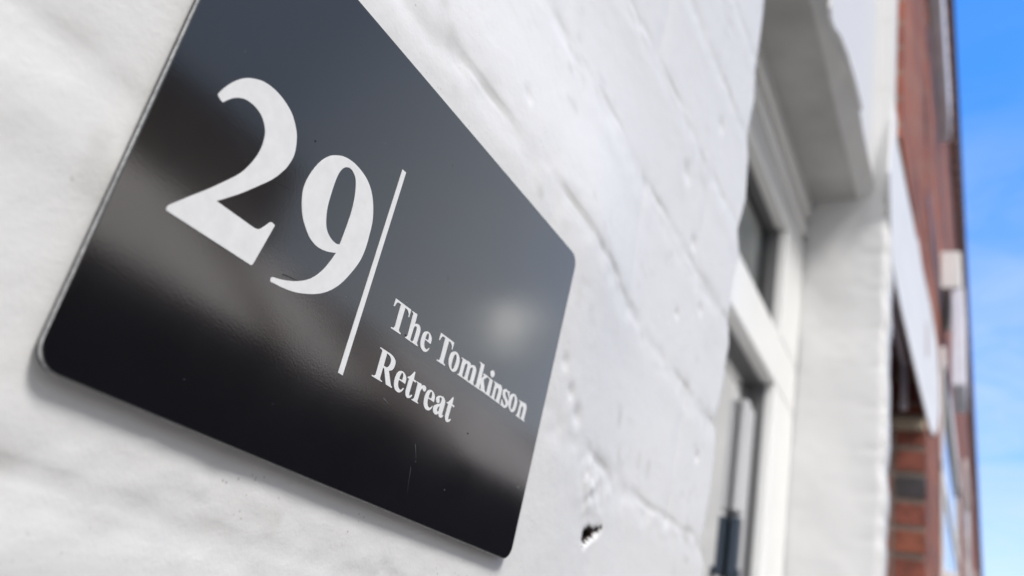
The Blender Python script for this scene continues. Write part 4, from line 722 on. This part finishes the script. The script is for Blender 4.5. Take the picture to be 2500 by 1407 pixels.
# ================================================================== BRICK HOUSE NEXT DOOR
nb = tag(empty('brick_house', (1.83, 0.147, 0)), 'red brick terrace house next to the white one, with dentil eaves', 'house')
bpy.context.view_layer.update()
def nsub(o): return sub(o, nb)
EX_ = 34.0
FYB = .147
nw = MB()
nw.box(1.824, 2.6995, .152, 5.0, CZ + 1.28, CZ + 3.93)
nw.box(2.70, EX_, FYB + .0005, 5.0, 0, CZ + 3.93)
nsub(nw.build('wall', M_BRICK))
# near return of the brickwork beside the doorway, bricks laid one by one
br = MB()
br.box(2.6945, 2.6995, FYB + .004, .262, 0, CZ + .90, 3)
row = 0; z = CZ - 1.49
while z < CZ + .86:
    cuts = [FYB, .2265] if row % 2 == 0 else [FYB, .2265]
    mi_ = random.choice([0, 1, 1, 0])
    zr = z - CZ
    if abs(zr - .655) < .04: mi_ = 2
    jx = random.uniform(0, .003)
    br.box(2.688 - jx, 2.6945, FYB + .001, .2265, z, z + .058, mi_)
    br.box(2.690 + jx, 2.6945, .2385, .262, z, z + .058, 0)
    z += .0765; row += 1
nsub(br.build('brick_return', [M_BRICK_A, M_BRICK_B, M_BRICK_C, M_MORTAR], bevel=.003))
nsub(MB().box(2.672, 2.70, .150, .262, CZ + .845, CZ + .885).build('door_impost', M_STONE, bevel=.006))
# doorway: brick lined passage side, dark door, pale frame bar
dw = MB().box(2.70, 2.80, .262, .60, 0, CZ + 1.28)
nsub(dw.build('doorway_side', M_BRICK_B))
nsub(MB().box(1.83, 2.69, .275, .31, 0, CZ + 1.21).build('front_door', M_DOOR, bevel=.004))
nsub(MB().box(1.90, 2.67, .195, .215, CZ + 1.03, CZ + 1.055).box(2.64, 2.67, .195, .215, CZ + .90, CZ + 1.03).build('door_frame', M_LILAC, bevel=.004))
# long white painted board over the doorway, its far end rounded
BAND = [(1.778, 0.1635, 0.928), (1.968, 0.1602, 0.911), (2.317, 0.1526, 0.897), (2.656, 0.1451, 0.891), (2.803, 0.1419, 0.889), (2.98, .1395, .925), (3.197, 0.139, 1.022), (3.324, 0.139, 1.132), (3.30, .139, 1.24), (3.187, 0.139, 1.314), (2.787, 0.1422, 1.303), (2.491, 0.1487, 1.284), (2.239, 0.1543, 1.316), (2.021, 0.1591, 1.333), (1.842, 0.163, 1.342), (1.744, 0.1635, 1.317), (1.689, 0.1635, 1.096)]
bd = MB(); n = len(BAND)
tri = [tuple(t) for t in tessellate_polygon([[Vector((x, z, 0)) for x, y, z in BAND]])]
bd.add([(x, y, z + CZ) for x, y, z in BAND] + [(x, y + .005, z + CZ) for x, y, z in BAND],
       tri + [tuple(i + n for i in t) for t in tri] + [(i, (i + 1) % n, (i + 1) % n + n, i + n) for i in range(n)])
nsub(bd.build('door_head_board', M_WHITE))
# eaves with brick dentils, gutter
M_EV = simple('dark_eaves_timber', (.055, .035, .03), .6)
nsub(MB().box(1.83, EX_, .0955, .40, CZ + 3.85, CZ + 3.93).box(1.83, EX_, .108, .1465, CZ + 3.70, CZ + 3.8495).build('eaves', M_EV))
dt = MB(); x = 2.6
while x < 22:
    dt.box(x, x + .07, .112, .1465, CZ + 3.45, CZ + 3.699); x += .145
dt.box(1.83, EX_, .124, .1465, CZ + 3.36, CZ + 3.4495)
nsub(dt.build('dentil_course', simple('dark_brick_dentil', (.12, .05, .035), .8)))
nsub(MB().prism([(1.83, CZ + 3.932), (EX_, CZ + 3.932), (EX_, CZ + 3.99), (1.83, CZ + 3.99)], .11, 5.0).build('roof', M_SLATE))
# courses of blue brick along the front
cb = MB()
for z0 in (1.62, 2.30, 3.0): cb.box(2.70, EX_, .1435, .147, CZ + z0, CZ + z0 + .075)
nsub(cb.build('band_course', simple('blue_brick_band', (.10, .085, .13), .6)))
# shallow white window heads, pilaster and sash windows further along
nsub(MB().box(2.4, 3.71, .104, .147, CZ + 2.545, CZ + 2.80).build('window_hood', M_LILAC, bevel=.004))
nsub(MB().box(3.60, 4.05, .070, .147, CZ + 1.75, CZ + 1.92).build('pilaster_cap', M_WHITE, bevel=.006))
nsub(MB().box(3.605, 3.95, .060, .108, CZ + 1.33, CZ + 1.7495).build('pilaster', M_LILAC, bevel=.006))
def sash(x0, x1, z0, z1):
    f = MB()
    f.box(x0, x1, .128, .1465, CZ + z1, CZ + z1 + .09).box(x0 - .05, x1 + .05, .100, .1465, CZ + z0 - .09, CZ + z0)
    f.box(x0, x0 + .06, .136, .1465, CZ + z0, CZ + z1).box(x1 - .06, x1, .136, .1465, CZ + z0, CZ + z1)
    f.box(x0, x1, .138, .1465, CZ + (z0 + z1) / 2 - .03, CZ + (z0 + z1) / 2 + .03)
    fr = nsub(f.build('sash_window', M_WHITE, bevel=.003))
    p = MB().add([(x0 + .06, .1455, CZ + z0), (x1 - .06, .1455, CZ + z0), (x1 - .06, .1455, CZ + z1), (x0 + .06, .1455, CZ + z1)], [(0, 1, 2, 3)])
    o = p.build('pane', simple('reflecting_pane', (.05, .06, .08), .03, spec=1.0)); o.parent = fr
sash(3.55, 5.6, .60, 1.38)
sash(7.6, 9.0, .75, 2.1)
sash(12.5, 13.8, .75, 2.1)

# ================================================================== ACROSS THE STREET (seen only in the sign)
ROOFS = [(-12, 4.1, 0), (4.2, 7.2, 1), (7.25, 7.95, 0), (8.0, 9.5, 1), (9.6, 12.2, 0), (12.3, 17.6, 1), (17.7, 34, 0)]
LBL = ['long low dark workshop under brown slate, farthest left of the row across the street', 'low dark garage under a pale sheet roof, nearest to the sign across the street',
       'narrow dark lock-up under brown slate, left of the small pale roofed shed', 'small shed under the narrowest pale roof across the street',
       'dark lock-up under brown slate, right of the small pale roofed shed', 'wide dark garage under the broadest pale sheet roof across the street', 'long low dark workshop under brown slate, farthest right of the row']
for (x0, x1, pale), lb in zip(ROOFS, LBL):
    ga = tag(empty('garage', ((x0 + x1) / 2, -9.0, 0)), lb, 'garage', 'low buildings across the street')
    bpy.context.view_layer.update()
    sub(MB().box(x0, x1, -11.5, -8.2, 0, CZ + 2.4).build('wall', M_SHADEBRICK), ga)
    rf = MB().add([(x0, -8.0, CZ + 2.4), (x1, -8.0, CZ + 2.4), (x1, -10.8, CZ + 4.45), (x0, -10.8, CZ + 4.45), (x1, -13.6, CZ + 2.4), (x0, -13.6, CZ + 2.4)], [(0, 1, 2, 3), (3, 2, 4, 5), (1, 4, 2), (0, 3, 5)])
    sub(rf.build('roof', M_PALEROOF if pale else M_BROWNROOF), ga)
    xa = x0 + .3
    while xa + 2.4 < x1 or xa == x0 + .3:
        xb_ = min(xa + 2.4, x1 - .2)
        sub(MB().box(xa, xb_, -8.2, -8.15, .02, 2.3).build('garage_door', M_NAVY), ga)
        xa += 4.2
tb = tag(empty('terrace', (6, -14, 0)), 'brown brick terrace behind the low building, mirrored in the sign', 'house')
bpy.context.view_layer.update()
def tsub(o): return sub(o, tb)
tsub(MB().box(-12, 12.5, -21, -15, 0, CZ + 8.3).build('wall', M_BROWNBRICK))
rf = MB().add([(-12.3, -14.8, CZ + 8.3), (12.8, -14.8, CZ + 8.3), (12.8, -18, CZ + 9.9), (-12.3, -18, CZ + 9.9), (12.8, -21.2, CZ + 8.3), (-12.3, -21.2, CZ + 8.3)], [(0, 1, 2, 3), (3, 2, 4, 5)])
tsub(rf.build('roof', M_SLATE))
tsub(MB().box(2, 3.1, -17.6, -16.6, CZ + 7.6, CZ + 10.6).build('chimney', M_BROWNBRICK))
